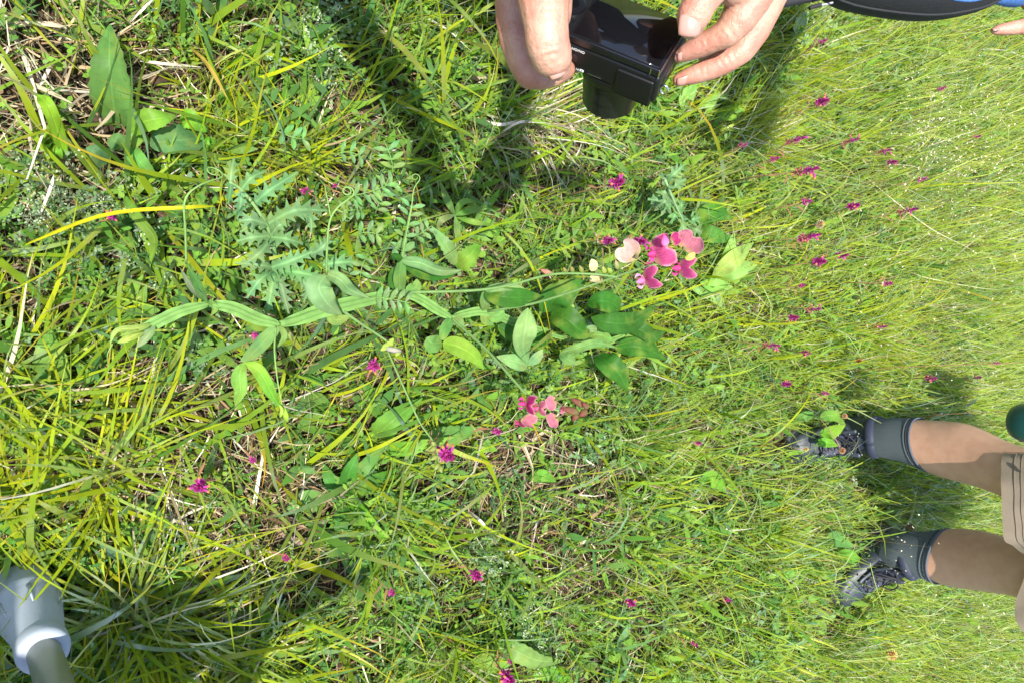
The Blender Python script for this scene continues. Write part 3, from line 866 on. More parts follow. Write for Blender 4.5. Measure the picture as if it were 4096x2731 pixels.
    leaf_px(pea, [(1606, 1050, .28), (1690, 1092, .28), (1770, 1100, .27), (1845, 1082, .27)], 56, PEAD, fold=.3, prof='ovate', wave=.04, n=18)
    leaf_px(pea, [(1600, 1044, .30), (1588, 1030, .31), (1562, 1018, .31)], 40, PEAD, fold=.8, prof='ell', n=10)
    leaf_px(pea, [(1592, 1162, .22), (1572, 1120, .22), (1570, 1070, .22)], 46, PEAD, fold=.3, prof='ovate', n=12, name='stipule')
    leaf_px(pea, [(1620, 1165, .22), (1662, 1150, .22), (1668, 1115, .22)], 52, PEA, fold=.3, prof='ovate', n=12, name='stipule')
    tendril([(1606, 1044, .29), (1625, 940, .32), (1645, 840, .33), (1655, 760, .33), (1678, 722, .33)], .0013, (1.2, .007))
    # fifth joint with the rounded leaf pair below
    leaf_px(pea, [(1806, 1274, .19), (1780, 1315, .21), (1768, 1360, .22)], 46, PEA, fold=.3, prof='wing', n=10)
    leaf_px(pea, [(1768, 1370, .22), (1730, 1372, .24), (1705, 1350, .24)], 78, (.12, .22, .05), fold=.25, prof='ell', wave=.04, n=14)
    leaf_px(pea, [(1770, 1372, .22), (1830, 1385, .24), (1890, 1420, .24), (1935, 1478, .22)], 80, (.14, .28, .035), fold=.35, prof='ovate', wave=.09, nw=2, n=20)
    leaf_px(pea, [(1808, 1268, .19), (1838, 1290, .20), (1850, 1320, .20)], 42, PEA, fold=.3, prof='ovate', n=12, name='stipule')
    # sixth joint: long dark leaf under the pink stalk
    leaf_px(pea, [(1944, 1244, .17), (1938, 1205, .20), (1938, 1165, .22)], 46, PEA, fold=.3, prof='wing', n=10)
    leaf_px(pea, [(1938, 1165, .22), (2010, 1188, .25), (2100, 1190, .25), (2178, 1188, .23)], 84, PEAD, fold=.25, prof='ovate', wave=.07, nw=2.2, n=22)
    leaf_px(pea, [(1938, 1162, .23), (1990, 1152, .25), (2060, 1150, .25), (2110, 1165, .24)], 50, PEAP, fold=.8, prof='ovate', wave=.05, n=16)
    leaf_px(pea, [(1950, 1256, .16), (1990, 1262, .17), (2015, 1232, .17)], 60, PEA, fold=.25, prof='ovate', n=12, name='stipule')
    leaf_px(pea, [(1936, 1250, .16), (1945, 1280, .16), (1975, 1300, .15)], 46, PEA, fold=.25, prof='ovate', n=12, name='stipule')
    # the leafy clump round the rooted base
    leaf_px(pea, [(2192, 1250, .13), (2215, 1200, .17), (2270, 1160, .19), (2345, 1125, .19)], 118, PEAD, fold=.2, prof='ovate', wave=.03, n=20)
    leaf_px(pea, [(2205, 1254, .13), (2260, 1272, .17), (2320, 1320, .18), (2378, 1330, .16)], 104, PEAD, fold=.25, prof='ovate', wave=.05, n=20)
    leaf_px(pea, [(2340, 1322, .16), (2362, 1315, .18), (2388, 1318, .17)], 36, PEAP, fold=.6, prof='ell', n=10)
    leaf_px(pea, [(2114, 1462, .12), (2092, 1390, .18), (2100, 1320, .21), (2112, 1232, .20)], 92, PEAP, fold=.22, prof='obov', wave=.06, nw=1.6, n=22)
    leaf_px(pea, [(2112, 1460, .12), (2060, 1445, .14), (1985, 1425, .14)], 66, PEAP, fold=.2, prof='ovate', wave=.04, n=14)
    leaf_px(pea, [(2118, 1460, .12), (2145, 1430, .14), (2172, 1395, .15)], 44, PEAP, fold=.2, prof='lance', n=12)
    leaf_px(pea, [(2112, 1456, .12), (2068, 1410, .13), (2040, 1395, .13)], 40, PEA, fold=.2, prof='lance', n=12)
    leaf_px(pea, [(2352, 1225, .12), (2400, 1205, .16), (2450, 1215, .16), (2482, 1240, .15)], 86, PEAD, fold=.2, prof='ell', wave=.05, n=18)
    leaf_px(pea, [(2365, 1270, .12), (2440, 1292, .15), (2540, 1285, .15), (2622, 1222, .13)], 90, PEAD, fold=.2, prof='lance', wave=.06, n=22)
    leaf_px(pea, [(2500, 1312, .10), (2560, 1320, .13), (2610, 1345, .13), (2665, 1325, .12)], 66, PEAD, fold=.3, prof='lance', wave=.06, n=18)
    leaf_px(pea, [(2460, 1395, .08), (2530, 1385, .11), (2600, 1400, .12), (2665, 1440, .10)], 78, PEAD, fold=.25, prof='ovate', wave=.05, n=18)
    leaf_px(pea, [(2390, 1420, .08), (2430, 1450, .12), (2480, 1500, .13), (2510, 1565, .11)], 96, PEAD, fold=.25, prof='ovate', wave=.05, n=20)
    leaf_px(pea, [(2240, 1410, .10), (2310, 1390, .14), (2390, 1372, .15), (2470, 1392, .13)], 46, (.15, .26, .08), fold=.6, prof='lance', wave=.05, n=18)
    leaf_px(pea, [(2240, 1412, .10), (2270, 1435, .12), (2310, 1460, .12)], 50, PEA, fold=.5, prof='lance', wave=.06, n=14)
    leaf_px(pea, [(2040, 1300, .12), (2030, 1330, .12), (2020, 1290, .10)], 50, PEAD, fold=.3, n=12)
    leaf_px(pea, [(1990, 1300, .12), (2060, 1345, .13), (2130, 1370, .12)], 60, PEAD, fold=.3, n=14)
    leaf_px(pea, [(2330, 1350, .05), (2400, 1340, .09), (2450, 1360, .09)], 60, PEA, fold=.3, n=14)
    leaf_px(pea, [(2500, 1345, .09), (2560, 1360, .11), (2600, 1385, .10)], 50, PEA, fold=.3, n=14)
    leaf_px(pea, [(2200, 1330, .07), (2160, 1360, .10), (2110, 1372, .10)], 56, PEAD, fold=.3, n=14)

    # --- flowers
    PINK = (0.44, 0.070, 0.185); DEEP = (0.34, 0.034, 0.125); HOT = (0.60, 0.07, 0.28); PALE = (0.56, 0.34, 0.30); SALM = (0.47, 0.15, 0.20)
    def standard(parent, c, side, up, face, H, Wd, back, col, edge=None, cleft=.22, fold=.6, name='standard_petal'):
        """broad two-lobed banner petal: side/up span it, face is its front; the lobes fold back and the rim frills"""
        n, m = 18, 23
        V, F, C = [], [], []
        ph = random.uniform(0, 6)
        for i in range(n):
            t = i / (n - 1)
            for j in range(m):
                u = -1 + 2 * j / (m - 1)
                a = abs(u)
                w = Wd * (0.26 + 0.80 * math.sin(math.pi * min(1, t * .66 + .04)) ** .8) * 0.5
                top = 1.0 - cleft * math.exp(-(u / .24) ** 2) - .22 * a ** 3
                h = H * t * top
                ang = fold * a * min(1, t * 1.5)                       # the two halves swing back like a book
                x = w * u * math.cos(ang * .75)
                z = back * (t ** 2) * H + w * a * math.sin(ang) * .75 - .10 * H * math.exp(-(u / .16) ** 2) * t
                z += H * .045 * math.sin(u * 9 + ph + t * 3) * t ** 2 * a + H * .16 * max(0, t - .78) * (2 + math.sin(4 * u + ph))
                V.append(c + up * (h - H * .35) + side * x - face * z)
                k = 0.78 + 0.30 * t + .13 * math.sin(u * 34 + 2 * math.sin(t * 5)) * (1 - a * .4) + .08 * math.sin(7 * t + 5 * u + ph)
                cc = tuple(x_ * k for x_ in col)
                f0 = max(0, 1 - t / .34) * .75
                cc = tuple(x_ * (1 - f0) + y_ * f0 for x_, y_ in zip(cc, (.34, .30, .10)))
                if edge:
                    fe = min(1, max(0, (max(t, a ** .6 if t > .3 else 0) - .90) / .10)) * .8
                    cc = tuple(x_ * (1 - fe) + y_ * fe for x_, y_ in zip(cc, edge))
                C.append(cc)
        for i in range(n - 1):
            for j in range(m - 1):
                F.append((i * m + j, i * m + j + 1, (i + 1) * m + j + 1, (i + 1) * m + j))
        me = mesh_py(name, V, F, C)
        return link(name, me, M_petal, parent)
    def pod(parent, a, b, r, c1, c2, name, seg=10, n=9, flat=1.0, side=None, mat=None, prof=None):
        a, b = Vector(a), Vector(b)
        path = [a.lerp(b, i / (n - 1)) for i in range(n)]
        pr = prof or (lambda t: max(.06, math.sin(math.pi * (0.08 + 0.90 * t) ** .8)))
        rad = [r * pr(i / (n - 1)) for i in range(n)]
        mb = MB()
        cols = []
        for i in range(n):
            t = i / (n - 1)
            cols += [tuple(x * (1 - t) + y * t for x, y in zip(c1, c2))] * seg
        mb.tube(path, rad, seg, flat=((side or a.orthogonal()), flat), col=cols)
        return mb.build(name, mat or M_petal, parent)
    def flower(px, py, z, face, up, size=.038, col=PINK, keel=HOT, back=.15, tiltface=0, cal=True, keelon=True, edge=(.68, .36, .40), label=None, W=1.05, stem_to=None, cleft=.22):
        size *= .84; W *= 1.0
        c = G(px, py, z)
        face = face.normalized(); up = (up - face * up.dot(face)).normalized(); side = up.cross(face).normalized()
        f = bpy.data.objects.new('flower', None); COL.objects.link(f); f.parent = pea; f.location = c - base
        if label: f['label'] = label
        standard(f, c, side, up, face, size, size * W, back, col, edge, cleft)
        if keelon:
            k0 = c + face * size * .05 - up * size * .18
            pod(f, k0, k0 + face * size * .48 + up * size * .02, size * .20, tuple(x * 1.0 for x in col), keel, 'keel', flat=.75, side=side)
            for s in (-1, 1):
                w0 = k0 + side * (s * size * .07)
                leaf_obj('wing_petal', f, [w0, w0 + face * size * .24 + side * (s * size * .16) + up * size * .07, w0 + face * size * .46 + side * (s * size * .08)], size * .34, up=side * s + up * .4, mat=M_petal, prof='obov', fold=.5, n=9, col=keel, rib=1.0)
        if cal:
            q0 = c - up * size * .28
            pod(f, q0 + face * size * .06, q0 - face * size * .30 - up * size * .05, size * .12, (.22, .20, .08), (.13, .10, .06), 'calyx', mat=M_stem, prof=lambda t: 1.0 - .75 * t)
        if stem_to is not None:
            q0 = c - up * size * .30 - face * size * .25
            mb = MB(); s1 = G(*stem_to)
            mb.tube([Vector(p) for p in catmull([q0, q0.lerp(s1, .5) - face * size * .15, s1], 8)], .0009, 5, col=(.16, .14, .07))
            mb.build('pedicel', M_stem, f)
        return f
    L_, R_, U_, D_ = CV(-1, 0, 0), CV(1, 0, 0), CV(0, -1, 0), CV(0, 1, 0)
    TV = CV(0, 0, -1)
    # upper cluster
    flower(2526, 1010, .47, CV(.4, -.2, .9), CV(-.8, -.6, 0), .040, PALE, keelon=False, edge=(.66, .44, .38), label='faded cream-pink flower', stem_to=(2600, 1062, .47), W=1.3)
    flower(2632, 1008, .49, CV(-.75, .15, -.65), CV(.65, -.35, -.7), .044, PINK, label='large open deep pink flower', stem_to=(2650, 1052, .49), W=1.55)
    flower(2668, 1010, .50, CV(-.5, -.1, -.8), CV(.2, .95, .1), .034, DEEP, keelon=False, cal=False, back=.35, W=.9)
    flower(2752, 975, .52, CV(.3, -.3, .9), CV(.6, -.75, 0), .040, SALM, keelon=False, label='dusky red flower seen from behind', stem_to=(2700, 1042, .5), W=1.5)
    flower(2734, 1072, .51, CV(-.93, .08, -.36), CV(-.1, .1, -1), .041, PINK, label='pink flower seen edge-on with a round pouch', stem_to=(2690, 1046, .5), W=1.12, back=.1)
    flower(2590, 1116, .48, CV(-.93, .30, -.30), CV(-.1, .1, -1), .042, PINK, keel=(.85, .35, .62), label='pink side-on flower with a whitish pouch', stem_to=(2570, 1072, .47), W=1.12, back=.1)
    flower(2700, 962, .52, CV(.1, .3, -.9), CV(.8, -.5, 0), .022, DEEP, keelon=False, W=1.2)
    flower(2584, 1064, .46, CV(-.5, 0, .8), CV(.5, .2, 0), .018, DEEP, keelon=False, cal=False)
    pod(pea, G(2662, 985, .51), G(2656, 938, .52), .0065, (.75, .35, .55), HOT, 'flower_bud')
    leaf_obj('petal', pea, [G(2740, 1030, .53), G(2760, 1030, .54), G(2780, 1012, .54)], .012, up=CV(0, 0, -1), mat=M_petal, prof='ell', fold=.5, n=10, col=(.50, .56, .15))
    # lower cluster
    flower(2110, 1616, .40, CV(-.95, -.05, -.30), CV(-.1, .1, -1), .034, DEEP, label='deep pink flower seen edge-on at the cluster base', W=1.15, back=.1, stem_to=(2140, 1600, .39))
    flower(2104, 1682, .39, CV(-.4, .5, .7), CV(.75, .55, 0), .028, SALM, keelon=False, label='salmon pink flower turned down', W=1.2, stem_to=(2160, 1620, .39))
    flower(2160, 1632, .41, CV(-.95, .05, -.28), CV(-.1, .1, -1), .028, SALM, label='salmon flower with a magenta pouch', W=1.1, back=.1, stem_to=(2205, 1634, .4))
    flower(2208, 1604, .42, CV(-.2, -.1, .9), CV(-.85, .35, 0), .023, SALM, keelon=False, W=1.3, cleft=.05, stem_to=(2262, 1642, .41))
    flower(2214, 1676, .41, CV(-.2, .1, .9), CV(-.8, .45, 0), .023, SALM, keelon=False, W=1.35, cleft=.05, stem_to=(2270, 1648, .41))
    flower(2080, 1690, .38, CV(-.9, .2, -.3), CV(-.1, .1, -1), .020, DEEP, W=1.0, cal=False)
    flower(2250, 1626, .42, CV(-.6, -.5, -.5), CV(-.8, .3, 0), .018, SALM, keelon=False, W=1.1)
    RB = (.20, .045, .05); GB = (.20, .17, .07)
    def bud(x0, y0, x1, y1, z, r, c1=GB, c2=RB):
        pod(pea, G(x0, y0, z), G(x1, y1, z + .005), r, c1, c2, 'flower_bud', mat=M_petal)
    for b_ in ((2336, 1622, 2284, 1592, .42, .0062), (2312, 1648, 2244, 1632, .42, .0066), (2310, 1652, 2290, 1684, .41, .0055), (2345, 1640, 2318, 1664, .42, .0062), (2352, 1630, 2330, 1610, .43, .005)):
        bud(*b_)
    # faded cluster on the first stalk
    flower(2392, 1122, .44, CV(.2, .6, .6), CV(-.9, -.1, 0), .024, (.62, .48, .26), keelon=False, label='withered cream flower', edge=(.7, .55, .4), stem_to=(2440, 1106, .46))
    leaf_obj('petal', pea, [G(2366, 1086, .45), G(2374, 1062, .46), G(2366, 1036, .46)], .015, up=CV(0, 0, -1), mat=M_petal, prof='ell', fold=.3, n=10, col=(.60, .58, .28))
    for b_ in ((2210, 1100, 2162, 1078, .40, .0048, (.35, .32, .14), (.52, .16, .16)), (2292, 1090, 2284, 1066, .42, .0040, (.16, .24, .05), (.30, .22, .08)), (2330, 1092, 2318, 1062, .43, .0042, (.16, .24, .05), (.30, .28, .08)),
                (2420, 1094, 2410, 1066, .45, .0048, (.2, .3, .05), (.34, .36, .10)), (2446, 1092, 2430, 1072, .45, .0045, (.2, .3, .05), (.3, .36, .08)), (2470, 1078, 2462, 1040, .46, .0042, (.2, .26, .07), (.42, .36, .2)), (2262, 1090, 2254, 1070, .42, .0035, (.16, .24, .05), (.3, .22, .08))):
        bud(*b_)
    for (x0, y0, x1, y1) in ((1572, 1380, 1548, 1366), (1586, 1388, 1566, 1402), (1560, 1376, 1530, 1384), (1600, 1400, 1582, 1424), (1560, 1372, 1574, 1352), (1548, 1384, 1522, 1402)):
        bud(x0, y0, x1, y1, .33, .0045, (.25, .36, .05), (.36, .46, .10))
    mb = MB(); mb.tube([G(1540, 1392, .33), G(1580, 1400, .34), G(1604, 1404, .34)], [.004, .0045, .002], 7, col=(.28, .26, .20)); mb.build('seed_pod', M_stem, pea)
    for (x0, y0, x1, y1) in ((1744, 1788, 1720, 1800), (1752, 1820, 1722, 1838), (1756, 1850, 1738, 1880), (1758, 1860, 1766, 1890), (1740, 1780, 1726, 1764)):
        bud(x0, y0, x1, y1, .35, .0040, (.2, .26, .05), (.28, .30, .10))
build_pea()

# ------------------------------------------------------------------ spiny field eryngo
ERY = (0.120, 0.225, 0.090)
def spiny_leaf(parent, path, width, up=(0, -.2, 1), lobes=5, col=ERY, n=None, name='leaf'):
    """leathery leaf cut into pointed lobes, each ending in spines"""
    n = lobes * 4 + 3
    P = [Vector(p) for p in catmull(path, n)]
    V, F, C = [], [], []
    up = Vector(up).normalized()
    for i in range(n):
        t = i / (n - 1)
        T = (P[min(i + 1, n - 1)] - P[max(i - 1, 0)]).normalized()
        s = T.cross(up).normalized(); nor = s.cross(T)
        k = i % 4
        core = (0.17 + 0.08 * math.sin(math.pi * t)) * (1 - .75 * t ** 3)
        lobe = {0: 0.0, 1: .42, 2: 1.0, 3: .30}[k] * (math.sin(math.pi * min(1, .18 + t * .85)) ** .6 + .1)
        for sg in (-1, 1):
            w = width * (core + lobe * .5 * random.uniform(.75, 1.15)) * .8
            fwd = T * (width * lobe * .22)
            rise = nor * (width * lobe * random.uniform(-.05, .22))
            V.append(P[i] + s * (sg * w) + fwd + rise)
            C.append(tuple(c * (1.25 if k == 2 else 1.0) for c in col))
            V.append(P[i] + s * (sg * width * core * .5))
            C.append(col)
        V.append(P[i] - nor * (width * .03)); C.append(tuple(c * 1.6 for c in col))
    for i in range(n - 1):
        a, b = i * 5, (i + 1) * 5
        F += [(a, a + 1, b + 1, b), (a + 1, a + 4, b + 4, b + 1), (a + 4, a + 3, b + 3, b + 4), (a + 3, a + 2, b + 2, b + 3)]
    # terminal spine
    me = mesh_py(name, V, F, C)
    return link(name, me, M_leaf, parent)

def build_eryngo():
    b0 = G(1105, 1085, 0)
    e = thing('spiny_eryngo_plant', 'silvery green spiny eryngo with thistle-like cut leaves left of the pea stem', 'spiny plant', b0)
    mb = MB()
    pts = [G(1115, 1090, .05), G(1100, 1020, .12), G(1090, 960, .15), (G(1060, 890, .18)), G(1012, 815, .20), G(960, 755, .21), G(918, 728, .22)]
    path = [Vector(p) for p in catmull(pts, 26)]
    mb.tube(path, [.0040 - .0020 * i / 26 for i in range(26)], 8, col=(.17, .28, .10))
    mb.build('stem', M_stem, e)
    Ls = [([(1072, 895, .18), (1180, 843, .22), (1309, 843, .20)], 62, 6), ([(1070, 899, .18), (1010, 880, .2), (955, 884, .19)], 50, 3), ([(1020, 811, .20), (1080, 760, .23), (1190, 690, .20)], 50, 5),
          ([(966, 757, .21), (1006, 712, .23), (1065, 683, .21)], 40, 3), ([(966, 765, .21), (962, 820, .2), (948, 878, .17)], 38, 4), ([(925, 726, .22), (920, 770, .2), (912, 818, .17)], 34, 3), ([(922, 724, .22), (926, 680, .22), (936, 634, .20)], 40, 3),
          ([(1078, 947, .16), (1140, 955, .2), (1212, 975, .18)], 54, 4), ([(1080, 945, .17), (1010, 950, .19), (945, 966, .17)], 46, 4), ([(1080, 960, .15), (1040, 1010, .18), (985, 1052, .17)], 50, 4),
          ([(1085, 1070, .10), (1160, 1045, .14), (1250, 1008, .14)], 56, 6), ([(1100, 1075, .09), (1040, 1060, .12), (940, 1052, .11)], 46, 5), ([(1095, 1080, .08), (1040, 1120, .11), (985, 1195, .09)], 46, 5),
          ([(1100, 1085, .08), (1085, 1160, .10), (1070, 1255, .08)], 50, 6), ([(1110, 1085, .08), (1130, 1160, .10), (1155, 1255, .08)], 46, 6), ([(1110, 1080, .09), (1190, 1090, .13), (1290, 1110, .12)], 54, 6),
          ([(1240, 1020, .13), (1290, 990, .16), (1320, 945, .15)], 44, 4), ([(1290, 1060, .13), (1360, 1050, .15), (1432, 1048, .13)], 50, 4), ([(1190, 850, .22), (1240, 870, .21), (1245, 930, .19)], 42, 4),
          ([(1060, 890, .18), (1000, 905, .17), (960, 930, .15)], 36, 3), ([(1085, 940, .17), (1120, 900, .2), (1170, 880, .18)], 40, 3), ([(1180, 1100, .11), (1230, 1150, .12), (1215, 1210, .10)], 40, 4)]
    for pts, w, k in Ls:
        spiny_leaf(e, [G(*p) for p in pts], pxw(pts[0][0], pts[0][1], pts[0][2], w) * 1.35, lobes=k, col=jag(ERY, .1))
    b1 = G(2730, 860, 0)
    e2 = thing('spiny_eryngo_plant', 'second spiny grey-green eryngo growing right above the upper pink flowers', 'spiny plant', b1)
    mb = MB(); mb.tube([Vector(p) for p in catmull([G(2770, 940, .0), G(2720, 860, .12), G(2660, 720, .2)], 14)], .0028, 7, col=(.2, .32, .14)); mb.build('stem', M_stem, e2)
    for i in range(17):
        t = random.random()
        x0 = 2770 + (2650 - 2770) * t; y0 = 940 + (700 - 940) * t; z0 = .03 + .17 * t
        a = random.uniform(0, 2 * math.pi); l = random.uniform(60, 120)
        pts = [(x0, y0, z0), (x0 + math.cos(a) * l * .5, y0 + math.sin(a) * l * .5, z0 + .03), (x0 + math.cos(a) * l, y0 + math.sin(a) * l, z0 + .01)]
        spiny_leaf(e2, [G(*p) for p in pts], pxw(x0, y0, z0, 55), lobes=random.choice((3, 4, 5)), col=jag(ERY, .12))
build_eryngo()

# ------------------------------------------------------------------ broad-leaved plants
BL = (0.085, 0.200, 0.030)
def leafy(name, label, cat, base, leaves, group=None, mat=None):
    """leaves: (points, width px, colour, extra)"""
    o = thing(name, label, cat, G(base[0], base[1], 0), group)
    for L_ in leaves:
        pts, w, col = L_[0], L_[1], L_[2]
        kw = L_[3] if len(L_) > 3 else {}
        kw = dict(dict(prof='ovate', fold=.2, wave=.03, n=17, serr=.03), **kw)
        leaf_px(o, pts, w, col, mat, **kw)
    return o

SR = dict(serr=.07, n=21)
leafy('broad_leaf_plant', 'broad mottled dark leaf standing between dry straw at the upper left', 'leafy plant', (466, 510),
      [([(466, 512, .02), (452, 400, .07), (438, 250, .10), (440, 98, .09)], 150, (.070, .165, .035), SR)])
leafy('broad_leaf_plant', 'cluster of smooth oval leaves above the spiny plant with one bright leaf on top', 'leafy plant', (600, 560),
      [([(815, 552, .05), (740, 560, .08), (640, 570, .09), (600, 585, .08)], 112, (.075, .175, .055), SR),
       ([(600, 520, .06), (600, 520, .07), (640, 480, .11), (702, 462, .10)][1:] if False else [(525, 528, .07), (570, 490, .11), (640, 475, .12), (702, 462, .10)], 92, (.125, .270, .030), SR),
       ([(720, 490, .05), (760, 480, .08), (830, 530, .06)], 80, (.13, .29, .03), SR), ([(600, 560, .05), (555, 550, .08), (535, 600, .07)], 58, (.12, .24, .035)), ([(495, 600, .05), (465, 570, .08), (430, 560, .07)], 80, (.08, .17, .05)),
       ([(518, 588, .06), (560, 650, .09), (640, 730, .06)], 66, (.11, .25, .045)), ([(430, 655, .03), (385, 620, .05), (345, 590, .05)], 96, (.06, .14, .05), SR), ([(870, 560, .04), (820, 580, .06), (910, 590, .03)], 50, (.14, .3, .03))])
leafy('broad_leaf_plant', 'pale lime rosette of short leaves near the left edge', 'leafy plant', (205, 570),
      [([(205, 572, .03), (205 + 75 * math.cos(a) * .5, 572 + 75 * math.sin(a) * .5, .06), (205 + 80 * math.cos(a), 572 + 80 * math.sin(a), .04)], 44, (.17, .31, .03), dict(n=11)) for a in (0.2, 1.0, 1.9, 2.8, 3.7, 4.6, 5.5)])
leafy('broad_leaf_plant', 'broad crinkled mottled leaf under grass blades at the left edge', 'leafy plant', (230, 1575),
      [([(228, 1572, .03), (215, 1480, .06), (196, 1400, .07), (192, 1310, .06)], 128, (.105, .225, .035), dict(serr=.05, n=21, wave=.06)), ([(235, 1575, .03), (170, 1590, .05), (110, 1600, .04)], 70, (.09, .2, .03))])
leafy('broad_leaf_plant', 'single bright oval leaf lying on bleached straw in the lower left', 'leafy plant', (568, 1845),
      [([(566, 1846, .03), (610, 1790, .07), (650, 1765, .08), (694, 1752, .06)], 82, (.13, .27, .03), dict(serr=0))])
leafy('broad_leaf_plant', 'three smooth bluish oval leaves below the pale pea tip', 'leafy plant', (670, 1490),
      [([(676, 1470, .03), (640, 1530, .06), (605, 1598, .04)], 60, (.09, .21, .055), dict(serr=0)), ([(680, 1470, .03), (710, 1490, .06), (742, 1542, .04)], 56, (.12, .24, .04), dict(serr=0)), ([(740, 1450, .03), (790, 1460, .05), (834, 1512, .03)], 60, (.11, .24, .05), dict(serr=0)), ([(600, 1480, .02), (570, 1500, .03), (560, 1540, .03)], 60, (.16, .3, .03))])
leafy('broad_leaf_plant', 'wide mottled leaf in shade near the left edge above the grey pole foot', 'leafy plant', (60, 2020),
      [([(50, 2010, .02), (110, 2030, .05), (190, 2090, .03)], 120, (.10, .21, .035), dict(serr=.05, n=21, wave=.05)), ([(60, 2030, .02), (40, 2090, .05), (60, 2160, .03)], 90, (.09, .2, .03))])
leafy('broad_leaf_plant', 'speckled triangular leaf beside a curled dead leaf below the dark rosette', 'leafy plant', (1300, 2030),
      [([(1300, 2020, .03), (1230, 2000, .05), (1140, 2045, .04)], 92, (.10, .21, .055))])
leafy('dark_rosette', 'dark glossy rosette of long pointed leaves in the lower middle', 'leafy plant', (1388, 1988),
      [([(1386, 1985, .03), (1395, 1900, .09), (1430, 1810, .10)], 66, (.055, .155, .02), SR), ([(1390, 1980, .03), (1450, 1880, .09), (1545, 1775, .08)], 66, (.085, .19, .04), SR), ([(1400, 1982, .03), (1480, 1930, .08), (1590, 1875, .07)], 60, (.07, .18, .02), SR),
       ([(1398, 1990, .03), (1460, 2070, .08), (1555, 2165, .06)], 66, (.11, .26, .025), dict(fold=.5, serr=.05)), ([(1388, 1995, .03), (1365, 2080, .07), (1372, 2200, .04)], 62, (.06, .16, .03), SR), ([(1400, 2200, .02), (1440, 2260, .05), (1512, 2350, .03)], 100, (.07, .165, .045), SR),
       ([(1385, 1985, .03), (1330, 1930, .07), (1290, 1850, .06)], 60, (.06, .16, .03), SR), ([(1540, 2010, .03), (1640, 2020, .06), (1790, 2040, .04)], 104, (.075, .18, .025), SR), ([(1420, 2060, .02), (1480, 2110, .03), (1440, 2150, .03)], 60, (.13, .27, .03))])
leafy('toothed_leaf_plant', 'two large toothed leaves just left of the lower pink flower cluster', 'leafy plant', (1500, 1720),
      [([(1490, 1765, .03), (1560, 1690, .09), (1690, 1590, .08)], 96, (.10, .22, .03), SR), ([(1660, 1790, .04), (1780, 1750, .09), (1915, 1712, .07)], 96, (.10, .23, .045), dict(serr=.1, n=23)), ([(1500, 1790, .03), (1640, 1790, .10), (1820, 1745, .11)], 58, (.12, .26, .03), SR), ([(1720, 1690, .03), (1790, 1680, .06), (1850, 1650, .05)], 70, (.08, .2, .03), SR)])
leafy('toothed_leaf_plant', 'two coarsely toothed leaves in a V behind the upper pea stalk', 'leafy plant', (1822, 1068),
      [([(1825, 1058, .10), (1790, 990, .14), (1725, 905, .13)], 56, (.15, .27, .075), dict(serr=.16, n=21)), ([(1822, 1066, .09), (1870, 1030, .13), (1922, 972, .12)], 78, (.11, .23, .03), dict(serr=.18, n=21))])
leafy('hairy_leaf_plant', 'upright shoot of narrow grey-haired leaves in the shaded turf', 'leafy plant', (1820, 860),
      [([(1820, 860, .10), (1788, 800, .14), (1758, 722, .13)], 30, (.13, .22, .05), dict(prof='lance')), ([(1820, 862, .10), (1890, 840, .13), (1950, 836, .11)], 30, (.12, .22, .05), dict(prof='lance')), ([(1820, 862, .10), (1830, 930, .12), (1828, 1000, .08)], 26, (.14, .23, .06), dict(prof='lance')),
       ([(1820, 860, .10), (1770, 880, .13), (1745, 920, .10)], 26, (.15, .2, .08), dict(prof='lance')), ([(1822, 858, .10), (1850, 810, .14), (1910, 806, .12)], 26, (.13, .24, .05), dict(prof='lance')), ([(1825, 870, .09), (1900, 890, .12), (1970, 900, .09)], 24, (.12, .22, .04), dict(prof='lance'))])
leafy('broad_leaf_plant', 'pair of dark glossy leaves beside the second spiny plant', 'leafy plant', (2790, 920),
      [([(2780, 900, .06), (2850, 850, .10), (2928, 872, .08)], 84, (.05, .165, .02), dict(serr=0)), ([(2780, 935, .06), (2850, 940, .10), (2930, 965, .07)], 72, (.06, .18, .03), dict(serr=0))])
leafy('pale_leaf_plant', 'spray of long pale ribbed leaves right of the upper pink flowers', 'leafy plant', (2860, 1100),
      [([(2850, 1110, .05), (2930, 1040, .10), (3015, 970, .08)], 74, (.22, .36, .08), dict(serr=0, prof='lance')), ([(2860, 1115, .05), (2950, 1080, .10), (3030, 1060, .07)], 70, (.24, .38, .09), dict(serr=0, prof='lance')), ([(2800, 1130, .05), (2880, 1150, .08), (2960, 1170, .05)], 60, (.19, .33, .06), dict(serr=0, prof='lance')),
       ([(2880, 1060, .05), (2920, 1000, .09), (2935, 930, .07)], 50, (.22, .35, .08), dict(serr=0, prof='lance')), ([(2760, 1150, .04), (2860, 1190, .06), (2900, 1240, .05)], 50, (.2, .33, .09), dict(serr=0, prof='lance'))])
leafy('pale_leaf_plant', 'pale lance-shaped leaves in the sun right below the holding fingers', 'leafy plant', (2740, 430),
      [([(2730, 440, .04), (2745, 390, .08), (2790, 335, .07)], 62, (.20, .35, .07), dict(serr=0, prof='lance')), ([(2790, 450, .04), (2830, 420, .08), (2880, 370, .06)], 50, (.18, .33, .06), dict(serr=0, prof='lance')), ([(2860, 450, .03), (2920, 455, .06), (3000, 420, .05)], 60, (.13, .28, .03), dict(serr=0, prof='lance'))])
